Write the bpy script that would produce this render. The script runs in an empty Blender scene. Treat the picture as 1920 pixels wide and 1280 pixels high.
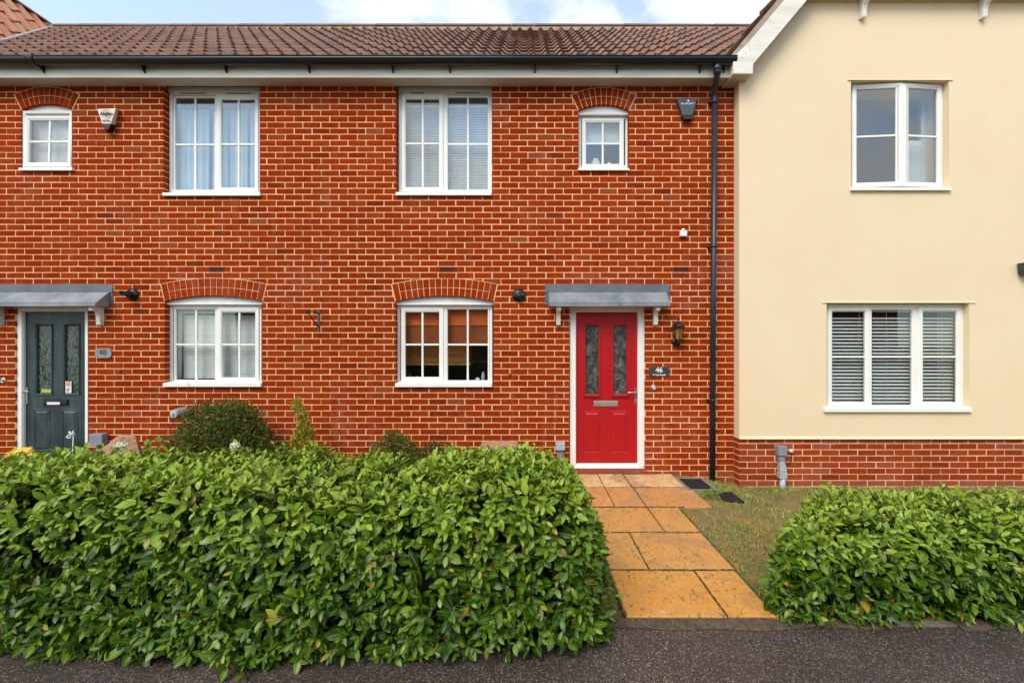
import bpy, bmesh, math, random
import numpy as np
from mathutils import Vector, Matrix
random.seed(7)
rng = np.random.default_rng(11)
S = bpy.context.scene
COL = S.collection
R = math.radians

# ------------------------------------------------------------------ camera, world, sun, exposure
CAMY, CAMZ, FPX, VX, VY = -5.68, 1.63, 853.0, 990.0, 645.0
cam = bpy.data.objects.new('camera', bpy.data.cameras.new('camera'))
COL.objects.link(cam)
cam.location = (0, CAMY, CAMZ)
cam.rotation_euler = (R(90), 0, 0)
cam.data.sensor_width = 36
cam.data.lens = FPX / 1920 * 36
cam.data.shift_x = -(VX - 960) / 1920
cam.data.shift_y = (VY - 640) / 1920
cam.data.clip_end = 1500
S.camera = cam
S.view_settings.view_transform = 'Standard'
S.view_settings.look = 'None'
S.view_settings.gamma = 1
S.view_settings.exposure = 1.12

SUN_EL, SUN_AZ = 48, 208
w = bpy.data.worlds.new("World"); S.world = w; w.use_nodes = True
nt = w.node_tree; nt.nodes.clear()
def N(t, ty, **kw):
    n = t.nodes.new(ty)
    for k, v in kw.items(): setattr(n, k, v)
    return n
sky = N(nt, 'ShaderNodeTexSky', sky_type='NISHITA', sun_disc=False)
sky.sun_elevation = R(SUN_EL); sky.sun_rotation = R(SUN_AZ)
bg1 = N(nt, 'ShaderNodeBackground'); bg1.inputs[1].default_value = 0.15
bg2 = N(nt, 'ShaderNodeBackground'); bg2.inputs[0].default_value = (1, .985, .95, 1); bg2.inputs[1].default_value = 0.62
tc = N(nt, 'ShaderNodeTexCoord'); mp = N(nt, 'ShaderNodeMapping'); mp.inputs['Scale'].default_value = (1, 1, 1.8)
mp.inputs['Location'].default_value = (.35, .1, .2)
nz = N(nt, 'ShaderNodeTexNoise'); nz.inputs['Scale'].default_value = 3.2; nz.inputs['Detail'].default_value = 9; nz.inputs['Roughness'].default_value = .55
rp = N(nt, 'ShaderNodeValToRGB')
rp.color_ramp.elements[0].position = .46; rp.color_ramp.elements[0].color = (.30,) * 3 + (1,)
rp.color_ramp.elements[1].position = .60; rp.color_ramp.elements[1].color = (1, 1, 1, 1)
mx = N(nt, 'ShaderNodeMixShader'); out = N(nt, 'ShaderNodeOutputWorld')
L = nt.links.new
L(tc.outputs['Generated'], mp.inputs[0]); L(mp.outputs[0], nz.inputs['Vector']); L(nz.outputs[0], rp.inputs[0])
L(rp.outputs[0], mx.inputs[0]); tn = N(nt, 'ShaderNodeMix', data_type='RGBA', blend_type='MULTIPLY'); tn.inputs[0].default_value = 1; tn.inputs[7].default_value = (.86, 1.06, 1.08, 1); L(sky.outputs[0], tn.inputs[6]); L(tn.outputs[2], bg1.inputs[0]); L(bg1.outputs[0], mx.inputs[1]); L(bg2.outputs[0], mx.inputs[2]); L(mx.outputs[0], out.inputs[0])

sl = bpy.data.lights.new('sun', 'SUN'); sl.energy = 1.3; sl.angle = R(32); sl.color = (1, .93, .82)
so = bpy.data.objects.new('sun', sl); COL.objects.link(so)
sd = Vector((math.sin(R(SUN_AZ)) * math.cos(R(SUN_EL)), math.cos(R(SUN_AZ)) * math.cos(R(SUN_EL)), math.sin(R(SUN_EL))))
so.rotation_euler = sd.to_track_quat('Z', 'Y').to_euler(); so.location = (0, -6, 12)

# ------------------------------------------------------------------ measuring helpers (survey of the facade planes)
DW = 5.68                                   # camera to brick facade (world y = 0)
def X(px, d=DW): return (px - VX) / FPX * d
def Z(py, d=DW): return CAMZ + (VY - py) / FPX * d
def YD(d): return CAMY + d

# ------------------------------------------------------------------ materials
def srgb(r, g, b):
    f = lambda c: (c / 255 / 12.92) if c / 255 <= .04045 else ((c / 255 + .055) / 1.055) ** 2.4
    return (f(r), f(g), f(b), 1)
MATS = {}
def newmat(name):
    m = bpy.data.materials.new(name); m.use_nodes = True
    t = m.node_tree; t.nodes.clear()
    o = N(t, 'ShaderNodeOutputMaterial'); p = N(t, 'ShaderNodeBsdfPrincipled')
    t.links.new(p.outputs[0], o.inputs[0]); MATS[name] = m
    return m, t, p, o
def rampn(t, fac, stops):
    r = N(t, 'ShaderNodeValToRGB'); e = r.color_ramp.elements
    while len(e) < len(stops): e.new(.5)
    for q, (pos, c) in zip(e, stops):
        q.position = pos; q.color = c if len(c) == 4 else tuple(c) + (1,)
    if fac is not None: t.links.new(fac, r.inputs[0])
    return r.outputs[0]
def noise(t, scale, detail=4, rough=.55, vec=None, dist=0, stretch=None):
    n = N(t, 'ShaderNodeTexNoise'); n.inputs['Scale'].default_value = scale; n.inputs['Detail'].default_value = detail
    n.inputs['Roughness'].default_value = rough; n.inputs['Distortion'].default_value = dist
    if vec is None:
        c = N(t, 'ShaderNodeTexCoord'); vec = c.outputs['Object']
    if stretch:
        m = N(t, 'ShaderNodeMapping'); m.inputs['Scale'].default_value = stretch; t.links.new(vec, m.inputs[0]); vec = m.outputs[0]
    t.links.new(vec, n.inputs['Vector'])
    return n.outputs[0]
def mixc(t, fac, a, b, mode='MIX'):
    m = N(t, 'ShaderNodeMix', data_type='RGBA', blend_type=mode)
    for i, v in ((0, fac), (6, a), (7, b)):
        if isinstance(v, (int, float)): m.inputs[i].default_value = v
        elif isinstance(v, tuple): m.inputs[i].default_value = v if len(v) == 4 else v + (1,)
        else: t.links.new(v, m.inputs[i])
    return m.outputs[2]
def mth(t, op, a, b=None, clamp=False):
    m = N(t, 'ShaderNodeMath', operation=op, use_clamp=clamp)
    for i, v in ((0, a), (1, b)):
        if v is None: continue
        if isinstance(v, (int, float)): m.inputs[i].default_value = v
        else: t.links.new(v, m.inputs[i])
    return m.outputs[0]
def bump(t, p, h, strength=.3, dist=.01):
    b = N(t, 'ShaderNodeBump'); b.inputs['Strength'].default_value = strength; b.inputs['Distance'].default_value = dist
    t.links.new(h, b.inputs['Height']); t.links.new(b.outputs[0], p.inputs['Normal'])
def simple(name, c1, c2=None, rough=.5, scale=8, bstr=0, bscale=60, metal=0, stretch=None, bdist=.004, spec=None, lo=.35, hi=.65):
    m, t, p, o = newmat(name)
    p.inputs['Roughness'].default_value = rough; p.inputs['Metallic'].default_value = metal
    if spec is not None: p.inputs['Specular IOR Level'].default_value = spec
    if c2 is None: c2 = tuple(c * .82 for c in c1[:3])
    t.links.new(rampn(t, noise(t, scale, 6, stretch=stretch), [(lo, c1), (hi, c2)]), p.inputs['Base Color'])
    if bstr: bump(t, p, noise(t, bscale, 5, stretch=stretch), bstr, bdist)
    return m
def attr(t, name):
    a = N(t, 'ShaderNodeAttribute', attribute_name=name); return a.outputs['Fac']

# brick: each brick carries its own 'tone'
def mk_brick(name, ramp):
    m, t, p, o = newmat(name)
    base = rampn(t, attr(t, 'tone'), ramp)
    streak = noise(t, 9, 6, .6, stretch=(3, 3, 14))
    c = mixc(t, mth(t, 'MULTIPLY', streak, .55), base, tuple(x * .62 for x in ramp[2][1][:3]))
    c = mixc(t, rampn(t, noise(t, .55, 5, .6, stretch=(1, 1, .55)), [(.38, (.30,) * 3), (.62, (0, 0, 0))]), c, tuple(x * .55 for x in ramp[1][1][:3]))
    st_ = noise(t, 3.2, 5, .6, stretch=(3.5, 1, .22))
    c = mixc(t, rampn(t, st_, [(.56, (0, 0, 0)), (.76, (.30,) * 3)]), c, (.42, .13, .06))
    fine = noise(t, 160, 3)
    c = mixc(t, rampn(t, fine, [(.5, (0, 0, 0)), (.8, (.25,) * 3)]), c, (.42, .09, .03))
    bloom = mth(t, 'MULTIPLY', rampn(t, noise(t, 1.1, 7, .62), [(.52, (0, 0, 0)), (.72, (1, 1, 1))]), rampn(t, noise(t, 14, 4), [(.4, (0, 0, 0)), (.7, (.36,) * 3)]))
    c = mixc(t, bloom, c, (.50, .22, .15))
    t.links.new(c, p.inputs['Base Color']); p.inputs['Roughness'].default_value = .95; p.inputs['Specular IOR Level'].default_value = .02
    bump(t, p, noise(t, 110, 5, .65), .5, .003)
    return m
mk_brick('brick', [(0, (.19, .018, .003)), (.16, (.27, .024, .002)), (.5, (.335, .030, .002)), (.82, (.39, .045, .003)), (.9, (.34, .055, .012)), (1, (.31, .10, .05))])
mk_brick('plinth_brick', [(0, (.20, .028, .010)), (.2, (.30, .040, .012)), (.5, (.36, .050, .013)), (.8, (.40, .07, .022)), (.9, (.36, .10, .055)), (1, (.28, .12, .09))])
simple('mortar', (.86, .56, .31), (.74, .45, .23), .9, 5, .5, 220, bdist=.002)
m, t, p, o = newmat('render_cream')
c = rampn(t, noise(t, .9, 5, .6), [(.3, (.83, .675, .465)), (.7, (.80, .625, .41))])
c = mixc(t, rampn(t, noise(t, 3.2, 6, .6, stretch=(1, 1, .5)), [(.45, (0, 0, 0)), (.75, (.45,) * 3)]), c, (.76, .64, .48))
c = mixc(t, rampn(t, noise(t, 60, 4, .7), [(.4, (.14,) * 3), (.6, (0, 0, 0))]), c, (.45, .33, .2))
t.links.new(c, p.inputs['Base Color']); p.inputs['Roughness'].default_value = .9; p.inputs['Specular IOR Level'].default_value = .2
bump(t, p, noise(t, 190, 4, .7), .35, .003)
simple('upvc', (.84, .83, .78), (.80, .79, .74), .35, 3)
simple('white_paint', (.78, .75, .67), (.66, .62, .53), .55, 2.5, .15, 30, stretch=(1, 1, 6))
simple('soffit_paint', (.62, .54, .44), (.5, .43, .34), .7, 2)
simple('arch_board', (.80, .79, .76), (.72, .71, .68), .6, 5)
simple('black_plastic', (.007, .008, .010), (.012, .013, .016), .22, 6, .08, 40)
simple('pipe_black', (.016, .018, .022), (.028, .03, .034), .38, 4)
simple('rubber', (.01, .01, .011), (.015, .015, .016), .7)
simple('lead_dark', (.085, .098, .115), (.14, .155, .175), .55, 5, .3, 16, metal=.2, bdist=.006, lo=.3, hi=.7)
simple('lead', (.15, .172, .20), (.30, .325, .345), .5, 5, .35, 14, metal=.25, stretch=(1, 1, .6), bdist=.006, lo=.3, hi=.7)
simple('lead_light', (.42, .43, .44), (.30, .31, .32), .5, 8)
simple('door_red', (.43, .0025, .006), (.38, .002, .005), .42, 3, .10, 9, stretch=(14, 14, 1))
m, t, p, o = newmat('door_green')
c = rampn(t, noise(t, 2.2, 7, .62, stretch=(3, 1, 1)), [(.38, (.013, .023, .026)), (.6, (.032, .054, .055)), (.8, (.075, .118, .112))])
t.links.new(c, p.inputs['Base Color']); p.inputs['Roughness'].default_value = .45
bump(t, p, noise(t, 9, 5, stretch=(12, 12, 1)), .25, .003)
simple('steel', (.55, .54, .52), (.45, .44, .42), .3, 12, metal=.9)
simple('satin_steel', (.50, .46, .40), (.42, .39, .34), .42, 12, metal=.75)
simple('grey_plastic', (.24, .26, .29), (.20, .22, .25), .5, 6)
simple('pale_plastic', (.42, .44, .46), (.34, .36, .38), .5, 9)
simple('beige_pipe', (.36, .34, .30), (.28, .26, .23), .7, 9)
simple('white_plastic', (.82, .82, .80), (.76, .76, .74), .4)
simple('alarm_white', (.72, .68, .54), (.66, .62, .50), .45)
simple('alarm_red', (.045, .001, .004), (.02, .001, .003), .25)
simple('alarm_grey', (.065, .078, .088), (.05, .06, .07), .42)
simple('print_black', (.02, .02, .02), None, .6)
simple('print_white', (.8, .8, .8), None, .6)
simple('print_red', (.40, .10, .08), None, .6)
simple('slate', (.30, .30, .28), (.20, .20, .19), .6, 30, .3, 40)
simple('charcoal', (.035, .038, .042), (.045, .048, .052), .45, 20)
simple('curtain', (.66, .68, .70), (.58, .60, .63), .9, 4)
simple('curtain_blue', (.50, .57, .66), (.62, .66, .70), .9, 6)
simple('blind_white', (.80, .80, .77), (.74, .74, .71), .6)
simple('blind_grey', (.70, .69, .67), (.62, .61, .60), .6)
simple('blind_orange', (.80, .17, .03), (.70, .14, .025), .85, 4)
simple('blind_brown', (.34, .085, .018), (.27, .065, .014), .9, 4)
simple('room_grey', (.18, .19, .21), (.13, .14, .16), .9, 2)
simple('room_dark', (.05, .045, .042), (.035, .03, .03), .9, 2)
simple('room_brown', (.42, .20, .10), (.34, .15, .07), .9, 2)
simple('wood_cabinet', (.80, .34, .07), (.62, .24, .05), .5, 3, stretch=(1, 1, 8))
simple('dark_goods', (.03, .03, .034), None, .4)
simple('soil', (.12, .078, .05), (.055, .036, .024), .95, 26, .9, 60, bdist=.015)
simple('concrete', (.26, .235, .20), (.17, .145, .115), .9, 14, .5, 80)
simple('sandstone', (.44, .24, .15), (.32, .16, .10), .9, 7, .9, 26, bdist=.02)
simple('twig', (.11, .055, .03), (.07, .04, .022), .8, 20)
simple('shoot_red', (.20, .055, .03), (.13, .06, .025), .6, 20)
simple('green_metal', (.02, .07, .05), (.03, .10, .07), .4, 20)
simple('allium_white', (.62, .62, .42), (.42, .48, .26), .7, 60)
simple('petal_yellow', (.80, .50, .03), (.85, .62, .08), .6, 20)
simple('flower_disc', (.18, .09, .01), None, .8)
simple('stalk', (.12, .20, .05), None, .6)
simple('sticker_yellow', (.55, .55, .06), (.2, .35, .08), .5, 60)
simple('sticker_white', (.8, .8, .78), None, .5)
simple('sticker_orange', (.75, .14, .04), (.8, .35, .2), .5, 40)
simple('amber', (.38, .16, .035), (.28, .12, .03), .25, 10)
simple('terracotta_vent', (.20, .035, .018), (.15, .028, .015), .8, 20)
simple('dark_gap', (.008, .007, .007), None, .9)
simple('joint_moss', (.055, .036, .018), (.085, .09, .02), .95, 30, .8, 90, bdist=.01)
simple('kerb_top', (.17, .14, .11), (.075, .05, .035), .9, 3.5, .8, 60, bdist=.01)

# tiles
def mk_tile(name, ramp, lich):
    m, t, p, o = newmat(name)
    g = N(t, 'ShaderNodeNewGeometry')
    base = rampn(t, g.outputs['Random Per Island'], ramp)
    c = mixc(t, rampn(t, noise(t, 26, 6, .65), [(.45, (0, 0, 0)), (.68, (.75,) * 3)]), base, lich)
    c = mixc(t, rampn(t, noise(t, 2.3, 4), [(.5, (0, 0, 0)), (.8, (.5,) * 3)]), c, (.06, .04, .03))
    t.links.new(c, p.inputs['Base Color']); p.inputs['Roughness'].default_value = .55; p.inputs['Specular IOR Level'].default_value = .4
    bump(t, p, noise(t, 70, 5, .7), .5, .004)
mk_tile('roof_tile', [(0, (.10, .040, .020)), (.4, (.165, .062, .031)), (.75, (.21, .080, .040)), (1, (.18, .095, .062))], (.31, .20, .14))
mk_tile('roof_tile_pale', [(0, (.40, .12, .05)), (.5, (.52, .17, .07)), (1, (.44, .19, .11))], (.36, .27, .19))
simple('ridge_tile', (.20, .075, .045), (.13, .06, .045), .7, 12, .4, 60)
simple('roof_mortar', (.42, .34, .25), (.30, .22, .16), .9, 12, .5, 60)

# glass
def mk_glass(name, tint, ior, rough=0.0, wav=.0, priv=None):
    m, t, p, o = newmat(name); t.nodes.remove(p)
    tr = N(t, 'ShaderNodeBsdfTransparent'); tr.inputs[0].default_value = tint
    gl = N(t, 'ShaderNodeBsdfGlossy'); gl.inputs['Roughness'].default_value = rough; gl.inputs[0].default_value = (.95, .97, 1, 1)
    lw_ = N(t, 'ShaderNodeLayerWeight'); lw_.inputs[0].default_value = .5
    f0 = ((ior - 1) / (ior + 1)) ** 2
    fr_o = mth(t, 'ADD', mth(t, 'MULTIPLY', mth(t, 'POWER', lw_.outputs['Facing'], 4.0), 1 - f0), f0, True)
    ms = N(t, 'ShaderNodeMixShader')
    if wav:
        b = N(t, 'ShaderNodeBump'); b.inputs['Strength'].default_value = wav; b.inputs['Distance'].default_value = .01
        t.links.new(noise(t, 1.7 if not priv else 22, 2 if not priv else 5, dist=0 if not priv else 1.5), b.inputs['Height'])
        t.links.new(b.outputs[0], gl.inputs['Normal'])
    t.links.new(fr_o, ms.inputs[0]); t.links.new(tr.outputs[0], ms.inputs[1]); t.links.new(gl.outputs[0], ms.inputs[2])
    t.links.new(ms.outputs[0], o.inputs[0])
mk_glass('glass', (.92, .94, .94, 1), 1.52, 0, .02)
mk_glass('glass_sky', (.88, .91, .92, 1), 1.95, .015, .02)
m, t, p, o = newmat('glass_obscure')
c = rampn(t, noise(t, 9, 8, .75, dist=.8, stretch=(1.3, 1, .9)), [(.36, (.016, .016, .014)), (.5, (.055, .053, .048)), (.6, (.12, .12, .115)), (.7, (.30, .31, .31))])
t.links.new(c, p.inputs['Base Color']); p.inputs['Roughness'].default_value = .12
bump(t, p, noise(t, 34, 5, .6, dist=.8), .8, .01)
m, t, p, o = newmat('glass_etched')
vor = N(t, 'ShaderNodeTexVoronoi', feature='DISTANCE_TO_EDGE'); vor.inputs['Scale'].default_value = 12
cc = N(t, 'ShaderNodeTexCoord'); mm = N(t, 'ShaderNodeMapping'); mm.inputs['Scale'].default_value = (1.6, 1, .75); t.links.new(cc.outputs['Object'], mm.inputs[0])
nn = N(t, 'ShaderNodeTexNoise'); nn.inputs['Scale'].default_value = 9; t.links.new(mm.outputs[0], nn.inputs['Vector'])
ad = mixc(t, .35, mm.outputs[0], nn.outputs[1]); t.links.new(ad, vor.inputs['Vector'])
line = rampn(t, vor.outputs[0], [(.0, (1, 1, 1)), (.05, (1, 1, 1)), (.09, (0, 0, 0))])
t.links.new(mixc(t, line, rampn(t, noise(t, 30, 3), [(.3, (.055, .075, .062)), (.7, (.11, .14, .125))]), (.012, .012, .012)), p.inputs['Base Color'])
p.inputs['Roughness'].default_value = .25

# asphalt
m, t, p, o = newmat('asphalt')
v = N(t, 'ShaderNodeTexVoronoi'); v.inputs['Scale'].default_value = 185
cc = N(t, 'ShaderNodeTexCoord'); t.links.new(cc.outputs['Object'], v.inputs['Vector'])
g = N(t, 'ShaderNodeSeparateColor'); t.links.new(v.outputs['Color'], g.inputs[0])
st = rampn(t, g.outputs[0], [(0, (.020, .014, .012)), (.45, (.044, .031, .026)), (.78, (.08, .058, .047)), (.92, (.17, .12, .09)), (1, (.36, .27, .2))])
c = mixc(t, rampn(t, noise(t, 1.3, 5, .6), [(.35, (.45,) * 3), (.7, (0, 0, 0))]), st, (.034, .027, .026))
t.links.new(c, p.inputs['Base Color'])
t.links.new(rampn(t, noise(t, 2.2, 4), [(.3, (.40,) * 3), (.7, (.75,) * 3)]), p.inputs['Roughness'])
bump(t, p, v.outputs['Distance'], .6, .004)
# paving slab
m, t, p, o = newmat('slab')
base = rampn(t, attr(t, 'tone'), [(0, (.58, .27, .045)), (.35, (.56, .29, .07)), (.7, (.53, .265, .075)), (.86, (.54, .245, .085)), (.93, (.66, .45, .23)), (1, (.72, .54, .31))])
c = mixc(t, rampn(t, noise(t, 1.9, 7, .65), [(.4, (0, 0, 0)), (.75, (.7,) * 3)]), base, (.58, .21, .022))
c = mixc(t, rampn(t, noise(t, 4.5, 6, .7), [(.5, (0, 0, 0)), (.72, (.75,) * 3)]), c, (.34, .19, .08))
c = mixc(t, rampn(t, noise(t, 1.3, 5, .6, dist=.6), [(.5, (0, 0, 0)), (.62, (.75,) * 3)]), c, (.40, .205, .085))
c = mixc(t, rampn(t, noise(t, 11, 5, .7), [(.55, (0, 0, 0)), (.75, (.5,) * 3)]), c, (.68, .46, .22))
sp = rampn(t, noise(t, 30, 5, .78, dist=.8, stretch=(1.5, .7, 1)), [(.57, (0, 0, 0)), (.62, (1, 1, 1))])
c = mixc(t, mth(t, 'MULTIPLY', sp, .9), c, (.05, .03, .014))
c = mixc(t, rampn(t, noise(t, 75, 4, .8), [(.5, (0, 0, 0)), (.66, (.45,) * 3)]), c, (.22, .11, .04))
t.links.new(c, p.inputs['Base Color']); p.inputs['Roughness'].default_value = .7
bump(t, p, noise(t, 42, 7, .7), .55, .006)
# lawn ground
m, t, p, o = newmat('lawn')
c = rampn(t, noise(t, 5, 8, .68), [(.3, (.10, .16, .015)), (.45, (.22, .20, .045)), (.58, (.40, .25, .10)), (.75, (.14, .21, .02))])
c = mixc(t, rampn(t, noise(t, 2.7, 7, .7, dist=.5), [(.52, (0, 0, 0)), (.64, (.85,) * 3)]), c, (.50, .26, .02))
c = mixc(t, rampn(t, noise(t, 75, 5, .8), [(.45, (0, 0, 0)), (.62, (.8,) * 3)]), c, (.06, .05, .015))
c = mixc(t, rampn(t, noise(t, 48, 5, .8, stretch=(1, 1.7, 1)), [(.54, (0, 0, 0)), (.64, (.75,) * 3)]), c, (.50, .38, .17))
t.links.new(c, p.inputs['Base Color']); p.inputs['Roughness'].default_value = .95
bump(t, p, noise(t, 60, 8, .75), 1, .03)
# leaves
def mk_leaf(name, stops, rib, trans=.25, rough=.36, tcol=(.25, .45, .03)):
    m, t, p, o = newmat(name)
    g = N(t, 'ShaderNodeNewGeometry')
    base = rampn(t, g.outputs['Random Per Island'], stops)
    tone_fac = attr(t, 'light_tone'); c = mixc(t, tone_fac, base, rib)  # positive values pale the leaf; the hedge paints its top light this way
    c = mixc(t, mth(t, 'MULTIPLY', tone_fac, -1.0, True), c, tuple(x * .35 for x in stops[0][1][:3]))  # negative values darken it; the hedge paints its inner shade this way
    uv = N(t, 'ShaderNodeUVMap'); sx = N(t, 'ShaderNodeSeparateXYZ'); t.links.new(uv.outputs[0], sx.inputs[0])
    mid = rampn(t, mth(t, 'ABSOLUTE', mth(t, 'SUBTRACT', sx.outputs[0], .5)), [(0, (.45,) * 3), (.06, (0, 0, 0))])
    c = mixc(t, mid, c, tuple(min(1, x * 1.5 + .02) for x in rib[:3]))
    t.links.new(c, p.inputs['Base Color']); p.inputs['Roughness'].default_value = rough; p.inputs['Specular IOR Level'].default_value = .28
    tr = N(t, 'ShaderNodeBsdfTranslucent'); t.links.new(mixc(t, .6, c, tcol), tr.inputs[0])
    ms = N(t, 'ShaderNodeMixShader'); ms.inputs[0].default_value = trans
    t.links.new(p.outputs[0], ms.inputs[1]); t.links.new(tr.outputs[0], ms.inputs[2]); t.links.new(ms.outputs[0], o.inputs[0])
    return m
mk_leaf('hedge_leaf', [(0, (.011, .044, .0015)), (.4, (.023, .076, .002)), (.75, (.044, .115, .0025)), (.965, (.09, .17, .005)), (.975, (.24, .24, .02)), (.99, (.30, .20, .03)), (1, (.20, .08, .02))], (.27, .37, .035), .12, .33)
mk_leaf('shrub_leaf', [(0, (.018, .055, .008)), (.5, (.04, .10, .010)), (.78, (.08, .14, .012)), (.9, (.26, .10, .012)), (1, (.18, .20, .02))], (.16, .10, .015), .15, .5)
mk_leaf('golden_leaf', [(0, (.10, .14, .012)), (.45, (.34, .30, .02)), (1, (.62, .46, .03))], (.65, .45, .03), .2, .5)
mk_leaf('dark_leaf', [(0, (.015, .04, .012)), (1, (.04, .08, .02))], (.06, .11, .02), .12, .5)
mk_leaf('fresh_leaf', [(0, (.05, .14, .015)), (1, (.13, .24, .03))], (.2, .3, .04), .25, .4)
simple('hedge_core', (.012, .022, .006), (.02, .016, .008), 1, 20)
m, t, p, o = newmat('grass_blade')
g = N(t, 'ShaderNodeNewGeometry')
t.links.new(rampn(t, g.outputs['Random Per Island'], [(0, (.06, .14, .010)), (.45, (.14, .25, .022)), (.7, (.32, .29, .06)), (.88, (.46, .36, .15)), (1, (.62, .32, .03))]), p.inputs['Base Color'])
p.inputs['Roughness'].default_value = .6
# far vegetation / street behind the camera
simple('far_brick', (.24, .07, .04), (.18, .05, .03), .9, 3)
simple('far_roof', (.12, .06, .045), (.08, .04, .035), .8, 5)
simple('far_hedge', (.03, .06, .015), (.05, .09, .02), .9, 6, 1, 12, bdist=.1)

# ------------------------------------------------------------------ mesh builder
def origin_of(o):
    v = Vector((0, 0, 0))
    while o is not None:
        v += o.location; o = o.parent
    return v
class MB:
    def __init__(s): s.v = []; s.f = []; s.mi = []; s.tone = []; s.smooth = []
    def add(s, vs, fs, mi=0, tone=0.5, smooth=False):
        b = len(s.v); s.v.extend([tuple(q) for q in vs])
        for f in fs:
            s.f.append(tuple(b + i for i in f)); s.mi.append(mi); s.tone.append(tone); s.smooth.append(smooth)
    def box(s, x0, x1, y0, y1, z0, z1, mi=0, tone=.5):
        if x0 > x1: x0, x1 = x1, x0
        if y0 > y1: y0, y1 = y1, y0
        if z0 > z1: z0, z1 = z1, z0
        vs = [(x0,y0,z0),(x1,y0,z0),(x1,y1,z0),(x0,y1,z0),(x0,y0,z1),(x1,y0,z1),(x1,y1,z1),(x0,y1,z1)]
        s.add(vs, [(0,3,2,1),(4,5,6,7),(0,1,5,4),(1,2,6,5),(2,3,7,6),(3,0,4,7)], mi, tone)
    def prism(s, poly, y0, y1, mi=0, tone=.5):          # poly in (x,z) counter-clockwise seen from the front (-y)
        n = len(poly)
        vs = [(x, y0, z) for x, z in poly] + [(x, y1, z) for x, z in poly]
        fs = [tuple(range(n)), tuple(range(2 * n - 1, n - 1, -1))] + [(i, i + n, (i + 1) % n + n, (i + 1) % n) for i in range(n)]
        s.add(vs, fs, mi, tone)
    def prismx(s, poly, x0, x1, mi=0, tone=.5):         # poly in (y,z)
        n = len(poly)
        vs = [(x0, y, z) for y, z in poly] + [(x1, y, z) for y, z in poly]
        fs = [tuple(range(n - 1, -1, -1)), tuple(range(n, 2 * n))] + [(i, (i + 1) % n, (i + 1) % n + n, i + n) for i in range(n)]
        s.add(vs, fs, mi, tone)
    def ring(s, x0, x1, z0, z1, prof, mi=0):            # mitred frame, prof = [(inset, y), ...] closed
        vs = []; fs = []; n = len(prof)
        for (ins, y) in prof:
            vs += [(x0 + ins, y, z0 + ins), (x1 - ins, y, z0 + ins), (x1 - ins, y, z1 - ins), (x0 + ins, y, z1 - ins)]
        for k in range(n):
            a, b = 4 * k, 4 * ((k + 1) % n)
            for i in range(4):
                j = (i + 1) % 4; fs.append((a + i, a + j, b + j, b + i))
        s.add(vs, fs, mi)
    def tube(s, path, r, n=10, mi=0, cap=True, smooth=True):
        path = [Vector(p) for p in path]; rr = r if isinstance(r, (list, tuple)) else [r] * len(path)
        vs = []; up = None
        for i, p in enumerate(path):
            d = (path[min(i + 1, len(path) - 1)] - path[max(i - 1, 0)]).normalized()
            if up is None:
                up = Vector((0, 0, 1)) if abs(d.z) < .9 else Vector((1, 0, 0))
            a = d.cross(up).normalized(); up = a.cross(d).normalized()
            for k in range(n):
                t = 2 * math.pi * k / n; vs.append(p + (a * math.cos(t) + up * math.sin(t)) * rr[i])
        fs = [(i * n + k, i * n + (k + 1) % n, (i + 1) * n + (k + 1) % n, (i + 1) * n + k) for i in range(len(path) - 1) for k in range(n)]
        s.add(vs, fs, mi, .5, smooth)
        if cap:
            b = len(s.v) - len(vs)
            for o, rev in ((0, True), ((len(path) - 1) * n, False)):
                f = [b + o + k for k in range(n)]
                s.f.append(tuple(reversed(f)) if rev else tuple(f)); s.mi.append(mi); s.tone.append(.5); s.smooth.append(False)
    def lathe(s, c, axis, prof, n=20, mi=0, smooth=True):  # prof = [(r, h)]
        c = Vector(c); ax = Vector(axis).normalized()
        a = ax.cross(Vector((0, 0, 1)) if abs(ax.z) < .9 else Vector((1, 0, 0))).normalized(); b = ax.cross(a)
        vs = []
        for r, h in prof:
            for k in range(n):
                t = 2 * math.pi * k / n; vs.append(c + ax * h + (a * math.cos(t) + b * math.sin(t)) * r)
        fs = [(i * n + k, i * n + (k + 1) % n, (i + 1) * n + (k + 1) % n, (i + 1) * n + k) for i in range(len(prof) - 1) for k in range(n)]
        fs.append(tuple(range(n - 1, -1, -1))); m = (len(prof) - 1) * n; fs.append(tuple(m + k for k in range(n)))
        s.add(vs, fs, mi, .5, smooth)
    def build(s, name, mats, parent=None, base=None, bevel=0, recalc=False):
        if isinstance(mats, str): mats = [mats]
        o0 = origin_of(parent) if parent is not None else Vector(base if base is not None else (0, 0, 0))
        me = bpy.data.meshes.new(name)
        me.from_pydata([(v[0] - o0.x, v[1] - o0.y, v[2] - o0.z) for v in s.v], [], s.f)
        for mname in mats: me.materials.append(MATS[mname])
        me.polygons.foreach_set('material_index', s.mi)
        me.polygons.foreach_set('use_smooth', s.smooth)
        a = me.attributes.new('tone', 'FLOAT', 'FACE'); a.data.foreach_set('value', s.tone)
        me.update()
        if recalc or True:
            bm = bmesh.new(); bm.from_mesh(me); bmesh.ops.recalc_face_normals(bm, faces=bm.faces); bm.to_mesh(me); bm.free()
        o = bpy.data.objects.new(name, me); COL.objects.link(o)
        if parent is not None: o.parent = parent
        else: o.location = o0
        if bevel:
            bv = o.modifiers.new('bevel', 'BEVEL'); bv.width = bevel; bv.segments = 2; bv.limit_method = 'ANGLE'; bv.angle_limit = R(40)
        return o
def tag(o, label=None, cat=None, group=None, kind=None):
    if label: o['label'] = label
    if cat: o['category'] = cat
    if group: o['group'] = group
    if kind: o['kind'] = kind
    return o
def empty(name, loc, label, cat, group=None):
    o = bpy.data.objects.new(name, None); COL.objects.link(o); o.location = loc; o.empty_display_size = .2
    return tag(o, label, cat, group)

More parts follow.
